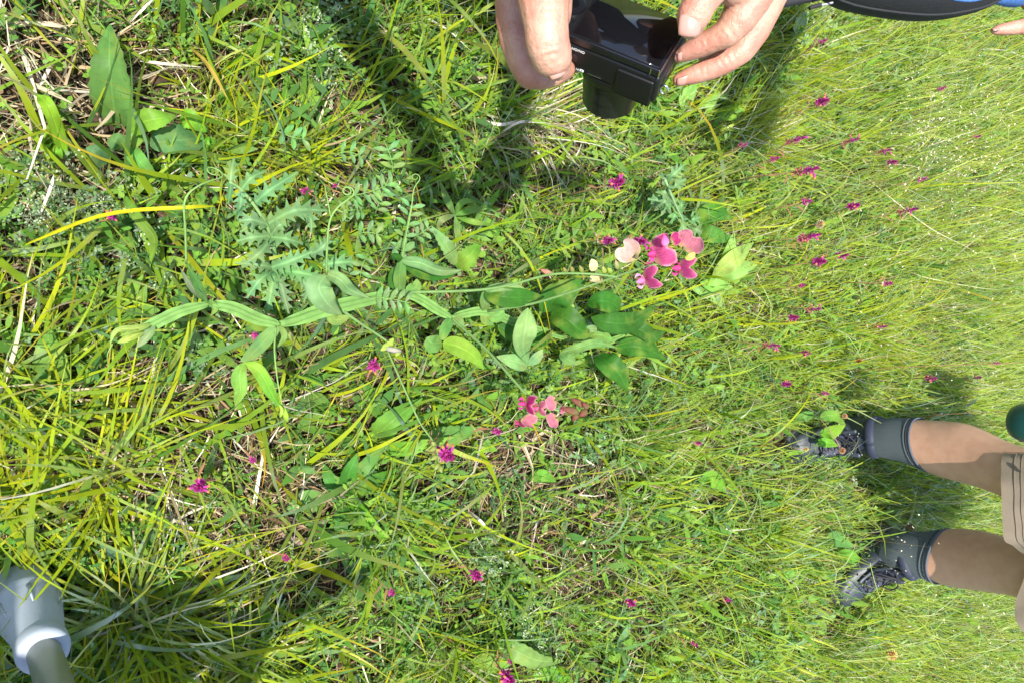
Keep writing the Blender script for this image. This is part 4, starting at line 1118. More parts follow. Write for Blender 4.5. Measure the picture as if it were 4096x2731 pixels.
leafy('silvery_leaf_plant', 'silvery grey-green leafy spray under the dangling toggle', 'leafy plant', (3180, 130),
      [([(3180, 150, .04), (3200, 100, .09), (3235, 45, .08)], 60, (.22, .34, .16), dict(serr=.1)), ([(3290, 150, .04), (3320, 110, .09), (3350, 90, .08)], 60, (.22, .35, .14), dict(serr=.1)), ([(3180, 150, .04), (3220, 160, .08), (3300, 165, .06)], 50, (.2, .33, .15), dict(serr=.1)), ([(3290, 150, .04), (3330, 170, .07), (3370, 170, .06)], 54, (.22, .36, .14), dict(serr=.1))])
leafy('mottled_leaf_plant', 'long blistered leaf with a white bitten patch at the bottom edge', 'leafy plant', (1970, 2600),
      [([(1975, 2575, .03), (2060, 2600, .08), (2150, 2640, .09), (2255, 2642, .07)], 78, (.12, .25, .055), dict(serr=.08, n=23, wave=.05)), ([(1895, 2665, .03), (1950, 2650, .07), (2045, 2655, .06)], 92, (.13, .27, .04), dict(serr=.04)), ([(2130, 2700, .02), (2220, 2690, .04), (2300, 2735, .03)], 60, (.12, .26, .03))])
leafy('broad_leaf_plant', 'two smooth leaves in the grass between the pea and the lower boot', 'leafy plant', (2820, 1940),
      [([(2800, 1925, .04), (2850, 1915, .08), (2905, 1962, .07)], 72, (.10, .25, .025), dict(serr=0)), ([(2650, 2080, .03), (2700, 2050, .06), (2790, 2070, .04)], 56, (.12, .27, .04), dict(serr=0))])
leafy('broad_leaf_plant', 'folded broad leaf below the far edge of the straw patch', 'leafy plant', (2140, 1900),
      [([(2120, 1915, .03), (2170, 1900, .06), (2225, 1925, .05)], 56, (.10, .24, .03), dict(serr=0))])
leafy('boot_side_plant', 'toothed green leaves rising in front of the upper boot', 'leafy plant', (3250, 1720),
      [([(3280, 1668, .10), (3330, 1660, .12), (3382, 1697, .11)], 46, (.11, .24, .035), SR), ([(3282, 1738, .09), (3330, 1725, .12), (3382, 1700, .11)], 56, (.13, .27, .03), SR), ([(3270, 1768, .08), (3310, 1768, .10), (3352, 1782, .09)], 40, (.12, .26, .03), SR), ([(3180, 1680, .05), (3220, 1665, .08), (3262, 1652, .07)], 46, (.1, .22, .05), SR)])
leafy('boot_side_plant', 'two broad dull leaves lying against the lower boot', 'leafy plant', (3330, 2180),
      [([(3310, 2150, .06), (3350, 2155, .09), (3414, 2185, .09)], 62, (.095, .21, .05), dict(serr=0)), ([(3350, 2215, .06), (3400, 2222, .09), (3440, 2240, .08)], 54, (.11, .25, .035), dict(serr=0)), ([(3100, 2300, .04), (3150, 2290, .07), (3205, 2310, .05)], 46, (.13, .28, .05), dict(serr=0))])
leafy('slender_leaf_plant', 'long twisted brown-edged leaf between woolly herb and spiny plant', 'leafy plant', (500, 800),
      [([(500, 790, .06), (560, 880, .10), (620, 960, .10), (600, 1075, .06)], 46, (.12, .22, .03), dict(prof='strap', serr=0, fold=.5, n=22, roll=.6))])

# ------------------------------------------------------------------ vetch with paired leaflets
def build_vetch():
    v = thing('vetch_plant', 'blue-green vetch with rows of paired leaflets climbing above the pea leaves', 'climbing plant', G(1560, 1000, 0))
    rach = [([(1570, 700, .22), (1566, 640, .24), (1535, 560, .23)], 3, 58, 20), ([(1385, 790, .20), (1490, 765, .23), (1600, 720, .22)], 5, 56, 19), ([(1405, 945, .18), (1470, 930, .21), (1540, 945, .20)], 3, 54, 21),
            ([(1600, 1040, .16), (1628, 900, .24), (1652, 800, .26)], 5, 54, 17), ([(1500, 860, .19), (1520, 800, .22), (1560, 700, .22)], 4, 54, 18), ([(1480, 1190, .26), (1560, 1195, .29), (1650, 1215, .28)], 5, 54, 19),
            ([(1540, 970, .17), (1600, 1000, .2), (1625, 1015, .19)], 2, 60, 30), ([(1460, 850, .18), (1420, 840, .21), (1350, 850, .2)], 4, 46, 17), ([(1650, 960, .18), (1690, 930, .22), (1730, 900, .21)], 3, 46, 18), ([(1330, 620, .14), (1400, 610, .17), (1470, 640, .15)], 3, 50, 18),
            ([(1100, 520, .12), (1170, 550, .15), (1250, 560, .13)], 3, 56, 22), ([(1480, 1010, .15), (1450, 1060, .18), (1440, 1120, .16)], 3, 46, 18)]
    for pts, k, ln, wd in rach:
        path = [Vector(p) for p in catmull([G(*p) for p in pts], 2 * k + 3)]
        lf = bpy.data.objects.new('leaf', None); COL.objects.link(lf); lf.parent = v; lf.location = path[0] - v.location
        mb = MB(); mb.tube(path, .0008, 5, col=(.15, .26, .07)); mb.build('leaf_stalk', M_stem, lf)
        L_m = pxw(pts[0][0], pts[0][1], pts[0][2], ln); W_m = pxw(pts[0][0], pts[0][1], pts[0][2], wd)
        for i in range(k):
            p = path[2 * i + 2]; T = (path[2 * i + 2] - path[2 * i + 1]).normalized()
            s = T.cross(Vector((0, -.3, 1))).normalized()
            for sg in (-1, 1):
                d = (s * sg + T * .45 + Vector((0, 0, random.uniform(0, .3)))).normalized()
                leaf_obj('leaflet', lf, [p, p + d * L_m * .5 + Vector((0, 0, .003)), p + d * L_m], W_m, prof='ell', fold=.25, n=9, col=jag((.12, .245, .085), .15))
build_vetch()

# ------------------------------------------------------------------ woolly grey herbs
def woolly(px, py, rad, n, label, pale=True, h=(.02, .10), tall=1.0):
    p = G(px, py, .02)
    x = RNG.normal(p.x, rad * .5, n); y = RNG.normal(p.y, rad * .5, n)
    hh = RNG.uniform(*h, n) * tall
    col = pick([(.19, .27, .15), (.15, .25, .11), (.24, .31, .19), (.13, .24, .07)], RNG.integers(0, 4, n)) * RNG.uniform(.85, 1.15, n)[:, None]
    VQC = [herb_leaves(x, y, 10, hh, RNG.uniform(.007, .014, n), RNG.uniform(.003, .006, n), col, tilt=(.5, 1.2))]
    if pale:   # crowded pale flower buds at the shoot tips
        m = n // 2
        for k in range(10):
            VQC.append(blades(x[:m] + RNG.normal(0, .004, m), y[:m] + RNG.normal(0, .004, m), hgt(x[:m], y[:m]) + hh[:m] + RNG.normal(.002, .003, m), RNG.uniform(.003, .006, m), RNG.uniform(.0025, .004, m),
                              RNG.uniform(0, 6.28, m), RNG.uniform(0, 1.2, m), RNG.normal(0, .4, m), RNG.normal(0, 1, m), pick([(.48, .52, .36), (.60, .60, .46), (.36, .44, .24)], RNG.integers(0, 3, m)), 2, 'leaf'))
    b = Bulk()
    for q in VQC: b.add(q)
    o = link('woolly_herb', mesh_quads('woolly_herb', np.concatenate(b.V), np.concatenate(b.Q), np.concatenate(b.C)), M_leaf)
    o['kind'] = 'stuff'; o['label'] = label
for a in ((110, 700, .075, 46, 'large woolly whitish-budded herb at the left edge under the lime rosette'), (220, 830, .055, 34, 'woolly budded herb just right of the largest one at the left edge'), (430, 810, .05, 26, 'woolly herb beside the small dark purple flower near the left edge'),
          (400, 1010, .07, 30, 'grey woolly herb row above the pea stem tip', False), (570, 1060, .045, 18, 'grey woolly tuft between the pea tip and the spiny plant'), (1240, 290, .06, 30, 'woolly herb in dark shade above the vetch'),
          (1290, 110, .05, 22, 'woolly herb with pale buds near the top edge in shade'), (820, 1480, .04, 16, 'small-leaved grey herb beside the wavy pea leaf', False), (1930, 2210, .05, 24, 'grey leafy herb below the dark rosette at the lower middle'),
          (2050, 2420, .06, 34, 'bluish woolly herb above the magenta flower at the bottom edge'), (2120, 2560, .045, 26, 'woolly herb nearest the white-patched leaf'), (1620, 2360, .05, 24, 'blue-green leafy herb in the bottom part of the picture', False),
          (3235, 1650, .05, 34, 'pale budded herb beside the toe of the upper boot'), (3310, 1895, .06, 40, 'pale budded herb just below the upper boot'), (2010, 1440, .035, 16, 'bright small-leaved herb under the pale obovate pea leaf', False),
          (3690, 620, .12, 60, 'blue-green low herb among the cream seed heads', False), (3200, 90, .06, 26, 'grey herb under the black strap'), (1750, 1230, .04, 14, 'lime small-leaved herb between two pea stems', False), (2380, 1830, .06, 24, 'pale woolly herb under the lower pink cluster')):
    woolly(*a)
# ================================================================== magenta cow-wheat spikes dotted over the meadow
CW = (0.33, 0.045, 0.19)
def cowwheat(kind, seed):
    """kind: 'full' bristly head, 'slim' tall spike, 'bud' small closed head. Foot at the origin, head about 0.15 up."""
    rr = random.Random(seed)
    o = thing('cow_wheat_flower', 'x', 'wildflower')
    H = {'full': .150, 'slim': .150, 'bud': .135}[kind]
    lean = Vector((rr.uniform(-.015, .015), rr.uniform(-.01, .02), 0))
    mb = MB()
    top = Vector((lean.x, lean.y, H))
    mb.tube([Vector((0, 0, -.005)), Vector((lean.x * .3, lean.y * .3, H * .5)), top], [.0012, .001, .0009], 5, col=(.20, .13, .06))
    mb.build('stem', M_stem, o)
    # narrow stem leaves
    V, F, C = [], [], []
    mb = MB()
    for k in range(5):
        a = rr.uniform(0, 6.28); z0 = H * (.35 + .12 * k)
        d = Vector((math.cos(a), math.sin(a), .5))
        p = Vector((lean.x * z0 / H, lean.y * z0 / H, z0))
        v, f, c = leaf_vf([p, p + d * .012, p + d * .026 + Vector((0, 0, -.004))], .0035, (0, 0, 1), 'lance', n=5, col=(.17, .22, .05) if k < 3 else (.24, .13, .07))
        mb.add(v, f, c)
    lv = mb.build('stem_leaves', M_leaf, o)
    # bracts
    mb = MB()
    nb, ln, wd, hh = {'full': (84, .0100, .0034, .025), 'slim': (52, .0082, .0024, .036), 'bud': (24, .0070, .0026, .015)}[kind]
    for k in range(nb):
        t = k / nb
        a = k * 2.4 + rr.uniform(-.3, .3)
        z0 = H - hh * .4 + hh * t
        el = -.15 + 1.35 * t + rr.uniform(-.2, .2)
        d = Vector((math.cos(a) * math.cos(el), math.sin(a) * math.cos(el), math.sin(el)))
        l = ln * (1 - .35 * t) * rr.uniform(.8, 1.2)
        p = Vector((lean.x, lean.y, z0))
        c0 = jag(CW, .25) if rr.random() < .8 else (.40, .07, .24)
        if kind == 'slim' and t < .4: c0 = (.34, .12, .12)
        v, f, c = leaf_vf([p, p + d * l * .55, p + d * l], wd, (rr.uniform(-1, 1), rr.uniform(-1, 1), .8), 'lance', n=5, fold=.3, col=c0, rib=1.15, serr=.5)
        mb.add(v, f, c)
    mb.build('bracts', M_petal, o)
    # little two-lipped flowers with yellow tips
    nf = {'full': 4, 'slim': 2, 'bud': 0}[kind]
    for k in range(nf):
        a = rr.uniform(0, 6.28); el = rr.uniform(-.1, .7); z0 = H - hh * .3 + hh * .8 * rr.random()
        d = Vector((math.cos(a) * math.cos(el), math.sin(a) * math.cos(el), math.sin(el)))
        p = Vector((lean.x, lean.y, z0))
        mb = MB()
        cols = [(.42, .06, .28)] * 18 + [(.55, .28, .05)] * 12
        mb.tube([p, p + d * .006, p + d * .010, p + d * .0125 + Vector((0, 0, -.001)), p + d * .0145 + Vector((0, 0, -.002))], [.0008, .0013, .0018, .0020, .0009], 6, col=cols)
        mb.build('floret', M_petal, o)
    return o

PROT = {}
def put_cowwheat(px, py, kind, size, label, z=.15, rot=None):
    """size = width of the head in photograph pixels"""
    key = (kind, random.randrange(3))
    first = key not in PROT
    if first: PROT[key] = cowwheat(kind, hash(key[1]) + len(kind))
    src = PROT[key]
    if first: o = src
    else:
        o = src.copy(); COL.objects.link(o)
        for ch in src.children:
            c = ch.copy(); COL.objects.link(c); c.parent = o
    for _ in range(3):
        p = G(px, py, z)
        real = {'full': .027, 'slim': .019, 'bud': .014}[kind]
        s = size / FPX * (p - CAM).dot(FWD) / real
        s = min(max(s, .55), 1.9)
        z = .15 * s + float(hgt(p.x, p.y))
    o.location = (p.x, p.y, float(hgt(p.x, p.y)))
    o.scale = (s, s, s)
    o.rotation_euler = (random.uniform(-.12, .12) * 0, 0, rot if rot is not None else random.uniform(0, 6.28))
    o['label'] = label; o['group'] = 'magenta cow-wheat spikes in the meadow'

CWL = [
 (412, 872, 'full', 50, 'dark magenta flower head nearest the woolly herbs at the left edge'),
 (1245, 745, 'full', 48, 'magenta flower head just above the second tip of the spiny plant'),
 (1338, 752, 'bud', 24, 'small magenta bud immediately right of the head above the spiny plant'),
 (2424, 728, 'full', 72, 'ragged magenta head standing alone above and left of the upper pea flowers'),
 (2440, 932, 'full', 56, 'magenta head with orange tips left of the largest one by the pea flowers'),
 (2574, 940, 'full', 74, 'large bristly magenta head touching the top of the pea flower cluster'),
 (1527, 1492, 'full', 70, 'drooping magenta flower with yellow tips beside the pale pea seed pod'),
 (990, 1336, 'bud', 36, 'faded mauve bud under the pea stem near its second joint'),
 (815, 1890, 'full', 84, 'bright magenta head crossed by a long blade in the lower left'),
 (1046, 1835, 'bud', 34, 'pinkish bud right of the head crossed by a long blade'),
 (1805, 1850, 'full', 92, 'largest feathery magenta head right of the dark rosette'),
 (1780, 1782, 'bud', 34, 'small mauve bud just above the largest feathery head'),
 (1988, 1708, 'bud', 40, 'magenta bud directly left of and below the salmon pea flowers'),
 (1130, 2262, 'bud', 36, 'rusty pink bud among dead leaves in the lower left'),
 (1555, 2362, 'bud', 36, 'pale mauve head in the lower middle beside blue-green herbs'),
 (1912, 2277, 'full', 60, 'mauve head half hidden by crossing blades in the lower middle'),
 (2502, 2395, 'full', 44, 'magenta head with a yellow tip right of the lower middle'),
 (2058, 2690, 'full', 74, 'wide magenta head touching the bottom edge of the picture'),
 (2045, 2645, 'bud', 26, 'small bud just above the head at the bottom edge'),
 (2781, 2600, 'bud', 26, 'tiny magenta bud low at the bottom in line with the two boots'),
 (2943, 2400, 'bud', 24, 'tiny magenta bud left of the toe of the lower boot'),
 (2816, 1790, 'bud', 26, 'lone small bud midway between lower pea cluster and upper boot'),
 (3265, 427, 'full', 54, 'rosy head with yellow tips right of the hair-leaved tussock near the top'),
 (3418, 562, 'slim', 34, 'narrow magenta spike pointing right above the cream seed heads'),
 (3192, 595, 'slim', 44, 'upper of the two tall dark spikes rising from the hair-leaved tussock'),
 (3195, 650, 'slim', 58, 'lower and longer of the two tall dark spikes by the hair-leaved tussock'),
 (3112, 652, 'bud', 30, 'dull pink bud left of the two tall dark spikes'),
 (3000, 597, 'bud', 26, 'small violet bud left of the hair-leaved tussock'),
 (3521, 627, 'slim', 30, 'pink spike at the left border of the cream seed heads, upper one'),
 (3580, 656, 'full', 34, 'dark magenta head at the left border of the cream seed heads'),
 (3234, 812, 'bud', 34, 'roundish violet head above the brown seed tuft'),
 (3418, 852, 'full', 46, 'pink and orange head below the blue-green herb patch'),
 (3605, 857, 'slim', 40, 'spike right of the pink and orange head'),
 (3210, 945, 'slim', 44, 'upper magenta spike of the close trio right of the pea flowers'),
 (3226, 979, 'full', 46, 'second spike of the close trio right of the pea flowers'),
 (3375, 1022, 'full', 44, 'spike standing to the right of the close trio'),
 (3248, 1053, 'full', 54, 'lowest and fullest head of the close trio right of the pea flowers'),
 (3558, 1111, 'bud', 32, 'pale bud above the broad far leaves'),
 (3701, 719, 'bud', 28, 'lilac bud inside the patch of cream seed heads'),
 (3240, 1150, 'bud', 26, 'slim closed bud right of the pale ribbed leaves'),
 (3265, 1219, 'slim', 34, 'upright pink spike, upper of the pair right of the pale ribbed leaves'),
 (3164, 1257, 'full', 38, 'magenta head, lower of the pair right of the pale ribbed leaves'),
 (3230, 1397, 'full', 34, 'dark head left of the orange-red sprig'),
 (3138, 1527, 'full', 36, 'magenta head between the pea and the upper boot'),
 (3514, 1284, 'slim', 26, 'small spike right of the orange-red sprig line'),
 (3723, 1521, 'full', 38, 'single bright head above the sock of the upper leg'),
 (3308, 1580, 'bud', 24, 'small mauve bud just above the upper boot'),
 (3068, 1358, 'slim', 40, 'tall orange-pink faded spike far right of the pea leaves'),
 (3323, 180, 'bud', 30, 'pink bud in the grass under the black bag'),
 (3787, 331, 'bud', 24, 'tiny bud above the cream seed heads near the pointing hand'),
 (3930, 527, 'bud', 20, 'dot-like red bud at the far end of the cream seed heads'),
 (3038, 160, 'bud', 24, 'tiny violet bud beside the wrist of the right hand'),
 (3918, 1524, 'bud', 22, 'tiny purple bud near the knee of the upper leg'),
 (4014, 1445, 'bud', 20, 'farthest tiny bud above the teal bottle'),
]
for px, py, kind, size, lab in CWL:
    put_cowwheat(px, py, kind, size, lab)

# --- other single things of the far meadow
def clover_head(px, py, z, r, col, label, foot=None):
    p = G(px, py, z)
    o = thing('dried_flower_head', label, 'wildflower', (p.x, p.y, 0))
    mb = MB()
    f = foot if foot is not None else Vector((p.x, p.y, soil(p)))
    mb.tube([Vector(q) for q in catmull([f, f.lerp(p, .6) + Vector((0, -.01, .02)), p], 10)], .0011, 5, col=(.36, .22, .12)); mb.build('stem', M_stem, o)
    mb = MB()
    for k in range(70):
        a = k * 2.4; e = math.asin(-.7 + 1.65 * k / 70)
        d = Vector((math.cos(a) * math.cos(e), math.sin(a) * math.cos(e), math.sin(e)))
        v, fc, c = leaf_vf([p + d * r * .3, p + d * r * .8, p + d * r * 1.1], r * .5, (0, 0, 1), 'lance', n=4, fold=.4, col=jag(col, .3))
        mb.add(v, fc, c)
    mb.build('flower_head', M_dry, o)
clover_head(3368, 1800, .17, .0085, (.30, .18, .09), 'dried brown flower ball on a long pinkish stalk across the upper boot', foot=G(3205, 1590, .02))
clover_head(3378, 1662, .13, .0075, (.30, .20, .10), 'dried brown flower ball beside the ankle of the upper boot')
clover_head(3225, 1795, .09, .006, (.36, .28, .10), 'small yellowish dried head at the toe of the upper boot')
clover_head(3565, 2615, .10, .016, (.44, .32, .12), 'straw-yellow dried flower head low on the right near the bottom edge')
clover_head(3280, 898, .10, .012, (.34, .28, .14), 'tan seed tuft in the grass right of the second spiny plant')
clover_head(3640, 2110, .12, .014, (.30, .21, .12), 'tan furry grass head between the two legs')
clover_head(3436, 1440, .10, .008, (.28, .06, .02), 'orange-red sprig in the far grass')
def wisp(pts, r, col, label, head=None):
    P = [G(*p) for p in pts]
    path = [Vector(q) for q in catmull(P, 18)]
    mb = MB(); mb.tube(path, [r * (1 - .5 * i / 18) for i in range(18)], 5, col=col)
    o = mb.build('grass_stalk', M_stem)
    tag(o, label, 'grass stalk')
wisp([(3200, 1592, .03), (3260, 1500, .2), (3560, 1470, .42), (4085, 1450, .60)], .0012, (.20, .12, .05), 'long thin dark stalk running to the right edge above the upper leg')
wisp([(3470, 1700, .03), (3600, 1680, .16), (3800, 1655, .3), (4090, 1640, .40)], .0011, (.17, .10, .05), 'thin reddish stalk passing in front of the upper boot ankle')
wisp([(2750, 790, .02), (2900, 640, .18), (3050, 520, .28), (3180, 440, .30)], .0010, (.15, .16, .04), 'thin curving green-brown stalk behind the second spiny plant')
wisp([(3560, 2500, .02), (3530, 2420, .14), (3500, 2330, .22), (3480, 2250, .26)], .0016, (.26, .32, .08), 'green stalk with a swollen tip leaning over the lower boot')
wisp([(3450, 700, .03), (3700, 900, .16), (3850, 980, .12), (3900, 1010, .06)], .0012, (.50, .46, .28), 'straw-coloured fallen stem lying right of the violet heads')
wisp([(3600, 1070, .02), (3700, 1110, .1), (3900, 1150, .14), (4000, 1160, .10)], .0012, (.46, .46, .24), 'pale fallen stem among the far leaves')
for pts, w, col, lab in (([(640, 105, .02), (600, 60, .06), (535, 150, .05)][:0] or [(0, 310, .03), (130, 340, .05), (300, 420, .04)], 30, (.50, .42, .28), 'flat bleached dead blade at the far left of the upper straw patch'),
                         ([(0, 110, .03), (150, 95, .05), (290, 115, .04)], 34, (.54, .47, .34), 'broad bleached dead blade at the upper left edge'),
                         ([(560, 245, .04), (640, 255, .07), (810, 270, .04)], 20, (.58, .52, .40), 'white curled dead blade right of the mottled leaf'),
                         ([(515, 95, .04), (570, 40, .08), (620, -10, .08)], 16, (.72, .66, .52), 'bright white straw sticking up at the top edge'),
                         ([(160, 860, .05), (200, 760, .10), (215, 700, .11)], 18, (.68, .62, .5), 'white straw crossing the large woolly herb'),
                         ([(1910, 480, .05), (2010, 500, .08), (2120, 470, .05)], 22, (.70, .64, .52), 'broad bleached blade below the camera'),
                         ([(1990, 540, .04), (2080, 490, .09), (2160, 495, .06)], 16, (.72, .66, .55), 'bleached blade bending just under the camera lens'),
                         ([(1880, 2045, .05), (1920, 2080, .09), (1950, 2112, .06)], 18, (.72, .66, .55), 'white straw tip right of the dark rosette'),
                         ([(640, 2060, .05), (760, 2110, .09), (800, 2240, .04)], 24, (.46, .44, .38), 'grey arching dead blade in the lower left'),
                         ([(730, 1620, .03), (790, 1690, .07), (700, 1860, .04)], 20, (.60, .54, .42), 'bleached flat straw in the lower left patch'),
                         ([(1160, 2070, .03), (1250, 2110, .06), (1330, 2060, .04)], 40, (.34, .26, .18), 'curled brown dead leaf beside the speckled leaf'),
                         ([(1100, 2100, .02), (1180, 2160, .05), (1290, 2150, .03)], 44, (.36, .28, .2), 'crinkled dead leaf in the brown patch of the lower left'),
                         ([(2700, 370, .03), (2760, 440, .06), (2800, 500, .04)][:0] or [(2240, 450, .04), (2290, 520, .08), (2300, 600, .05)], 22, (.66, .6, .48), 'bleached blade right of the camera lens'),
                         ([(100, 980, .06), (420, 860, .20), (760, 830, .24), (862, 826, .22)], 15, (.40, .40, .012), 'straight yellow blade pointing at the spiny plant'),
                         ([(760, 190, .05), (830, 260, .15), (912, 398, .18), (990, 420, .16)][:3], 15, (.34, .26, .05), 'orange-tipped broken blade near the top edge'),
                         ([(260, 620, .05), (200, 440, .12), (150, 380, .10)], 50, (.15, .29, .02), 'wide folded green blade with a rusty tip left of the oval leaves')):
    o = leaf_obj('fallen_straw' if col[2] > .1 else 'tall_grass', None, [G(*p) for p in pts], pxw(*pts[0], w) * (.62 if col[2] > .1 else 1), col=tuple(c * (.75 if col[2] > .1 else 1) for c in col), mat=M_dry if col[2] > .1 else M_grass, prof='strap', fold=.3, n=14, wave=.04)
    tag(o, lab, 'dead blade' if col[2] > .1 else 'grass blade')
# ================================================================== people
def crease(me, spots):
    """skin folds: (point, direction across which they run, spacing, reach, depth, count)"""
    n = len(me.vertices)
    co = np.empty(n * 3, dtype=np.float32); me.vertices.foreach_get('co', co); co = co.reshape(-1, 3)
    no = np.empty(n * 3, dtype=np.float32); me.vertices.foreach_get('normal', no); no = no.reshape(-1, 3)
    d = np.zeros(n)
    for (p, ax, gap, reach, depth, cnt) in spots:
        q = co - np.array(p); ax = np.array(ax) / np.linalg.norm(ax)
        s = q @ ax
        r = np.linalg.norm(q - s[:, None] * ax, axis=1)
        wig = s + .0006 * np.sin(r * 900) + .0004 * np.sin(q[:, 0] * 1500)
        for k in range(cnt):
            c = (k - (cnt - 1) / 2) * gap
            d -= depth * (1 - .25 * abs(k - (cnt - 1) / 2)) * np.exp(-((wig - c) / (gap * .28)) ** 2) * np.exp(-(r / reach) ** 4)
            d += .35 * depth * np.exp(-((wig - c - gap * .5) / (gap * .35)) ** 2) * np.exp(-(r / reach) ** 4)
    co = co + no * d[:, None]
    me.vertices.foreach_set('co', co.astype(np.float32).ravel())

def solid(name, balls, voxel, mat, parent=None, smooth=3, extra=None, finish=None, coarse=None, cvoxel=.009):
    if coarse:
        a = solid(name, balls, voxel, mat, None, smooth, extra, finish)
        b = solid(name, coarse, cvoxel, mat, None, smooth)
        bm = bmesh.new(); bm.from_mesh(a.data); bm.from_mesh(b.data)
        me = bpy.data.meshes.new(name); bm.to_mesh(me); bm.free()
        for o_ in (a, b):
            m_ = o_.data; bpy.data.objects.remove(o_); bpy.data.meshes.remove(m_)
        return link(name, me, mat, parent)
    return solid_(name, balls, voxel, mat, parent, smooth, extra, finish)

def solid_(name, balls, voxel, mat, parent=None, smooth=3, extra=None, finish=None):
    """one continuous skin from chains of round cones and ellipsoids"""
    bm = bmesh.new()
    def cone(a, ra, b, rb):
        n = 14
        a, b = Vector(a), Vector(b)
        T = (b - a)
        L = T.length
        if L < 1e-6: return
        T /= L
        u = T.orthogonal().normalized(); v = T.cross(u)
        rings = []
        for (c, r, sgn) in ((a, ra, -1), (b, rb, 1)):
            hs = ([-.97, -.8, -.5, 0] if sgn < 0 else [0, .5, .8, .97])
            for h in hs:
                q = math.sqrt(max(0, 1 - h * h))
                rings.append([bm.verts.new(c + T * (r * h) + (u * math.cos(2 * math.pi * k / n) + v * math.sin(2 * math.pi * k / n)) * (r * q)) for k in range(n)])
        for i in range(len(rings) - 1):
            for k in range(n):
                bm.faces.new((rings[i][k], rings[i][(k + 1) % n], rings[i + 1][(k + 1) % n], rings[i + 1][k]))
        bm.faces.new(rings[0][::-1]); bm.faces.new(rings[-1])
    for ch in balls:
        for i in range(len(ch) - 1):
            cone(ch[i][0], ch[i][1], ch[i + 1][0], ch[i + 1][1])
    if extra: extra(bm)
    me = bpy.data.meshes.new(name + '_soup'); bm.to_mesh(me); bm.free()
    ob = bpy.data.objects.new('tmp', me); COL.objects.link(ob)
    md = ob.modifiers.new('r', 'REMESH'); md.mode = 'VOXEL'; md.voxel_size = voxel
    ms = ob.modifiers.new('s', 'SMOOTH'); ms.iterations = smooth; ms.factor = .6
    dg = bpy.context.evaluated_depsgraph_get()
    me2 = bpy.data.meshes.new_from_object(ob.evaluated_get(dg))
    me2.name = name
    bpy.data.objects.remove(ob); bpy.data.meshes.remove(me)
    me2.materials.clear()
    if finish: finish(me2)
    return link(name, me2, mat, parent)

def loft(rings, cap=True):
    """rings: lists of equal numbers of points"""
    V, F = [], []
    n = len(rings[0])
    for r in rings: V += [Vector(p) for p in r]
    for i in range(len(rings) - 1):
        for k in range(n):
            F.append((i * n + k, i * n + (k + 1) % n, (i + 1) * n + (k + 1) % n, (i + 1) * n + k))
    if cap:
        F.append(tuple(range(n))[::-1]); F.append(tuple((len(rings) - 1) * n + k for k in range(n)))
    return V, F

def ring(c, ax, ay, rx, ry, n=24, p=2.0, bulge=None):
    out = []
    for k in range(n):
        a = 2 * math.pi * k / n
        ca, sa = math.cos(a), math.sin(a)
        x = math.copysign(abs(ca) ** (2 / p), ca); y = math.copysign(abs(sa) ** (2 / p), sa)
        s = bulge(a) if bulge else 1
        out.append(Vector(c) + Vector(ax) * (rx * x * s) + Vector(ay) * (ry * y * s))
    return out

def face(c, d, r=.095):
    """nose, jaw, brow and ears for a head of radius r at c looking along d"""
    c = Vector(c); d = Vector(d).normalized(); s = d.cross(Vector((0, 0, 1))).normalized(); u = s.cross(d)
    f = [[(c + d * r * .90 + u * r * .15, .010), (c + d * r * 1.18 - u * r * .22, .014)], [(c + d * r * .55 - u * r * .85, .035), (c - u * r * .4, .06)],
         [(c + d * r * .86 + s * r * .42 + u * r * .30, .010), (c + d * r * .98 + u * r * .26, .010), (c + d * r * .86 - s * r * .42 + u * r * .30, .010)],
         [(c + d * r * .92 + s * r * .22 - u * r * .52, .010), (c + d * r * .92 - s * r * .22 - u * r * .52, .010)]]
    for g in (-1, 1):
        f.append([(c + s * (g * r * .98) + u * r * .15, .014), (c + s * (g * r * 1.04) - u * r * .15, .010)])
    return f

def eyes(parent, c, d, r=.095):
    c = Vector(c); d = Vector(d).normalized(); s = d.cross(Vector((0, 0, 1))).normalized(); u = s.cross(d)
    for g in (-1, 1):
        p = c + d * r * .90 + s * (g * r * .34) + u * r * .06
        V, F = loft([ring(p + d * (z - .004), s, u, .011 * q, .007 * q, 12) for z, q in ((0, 1), (.006, .9), (.010, .5))])
        link('eye', mesh_py('eye', V, F), M_gloss, parent)

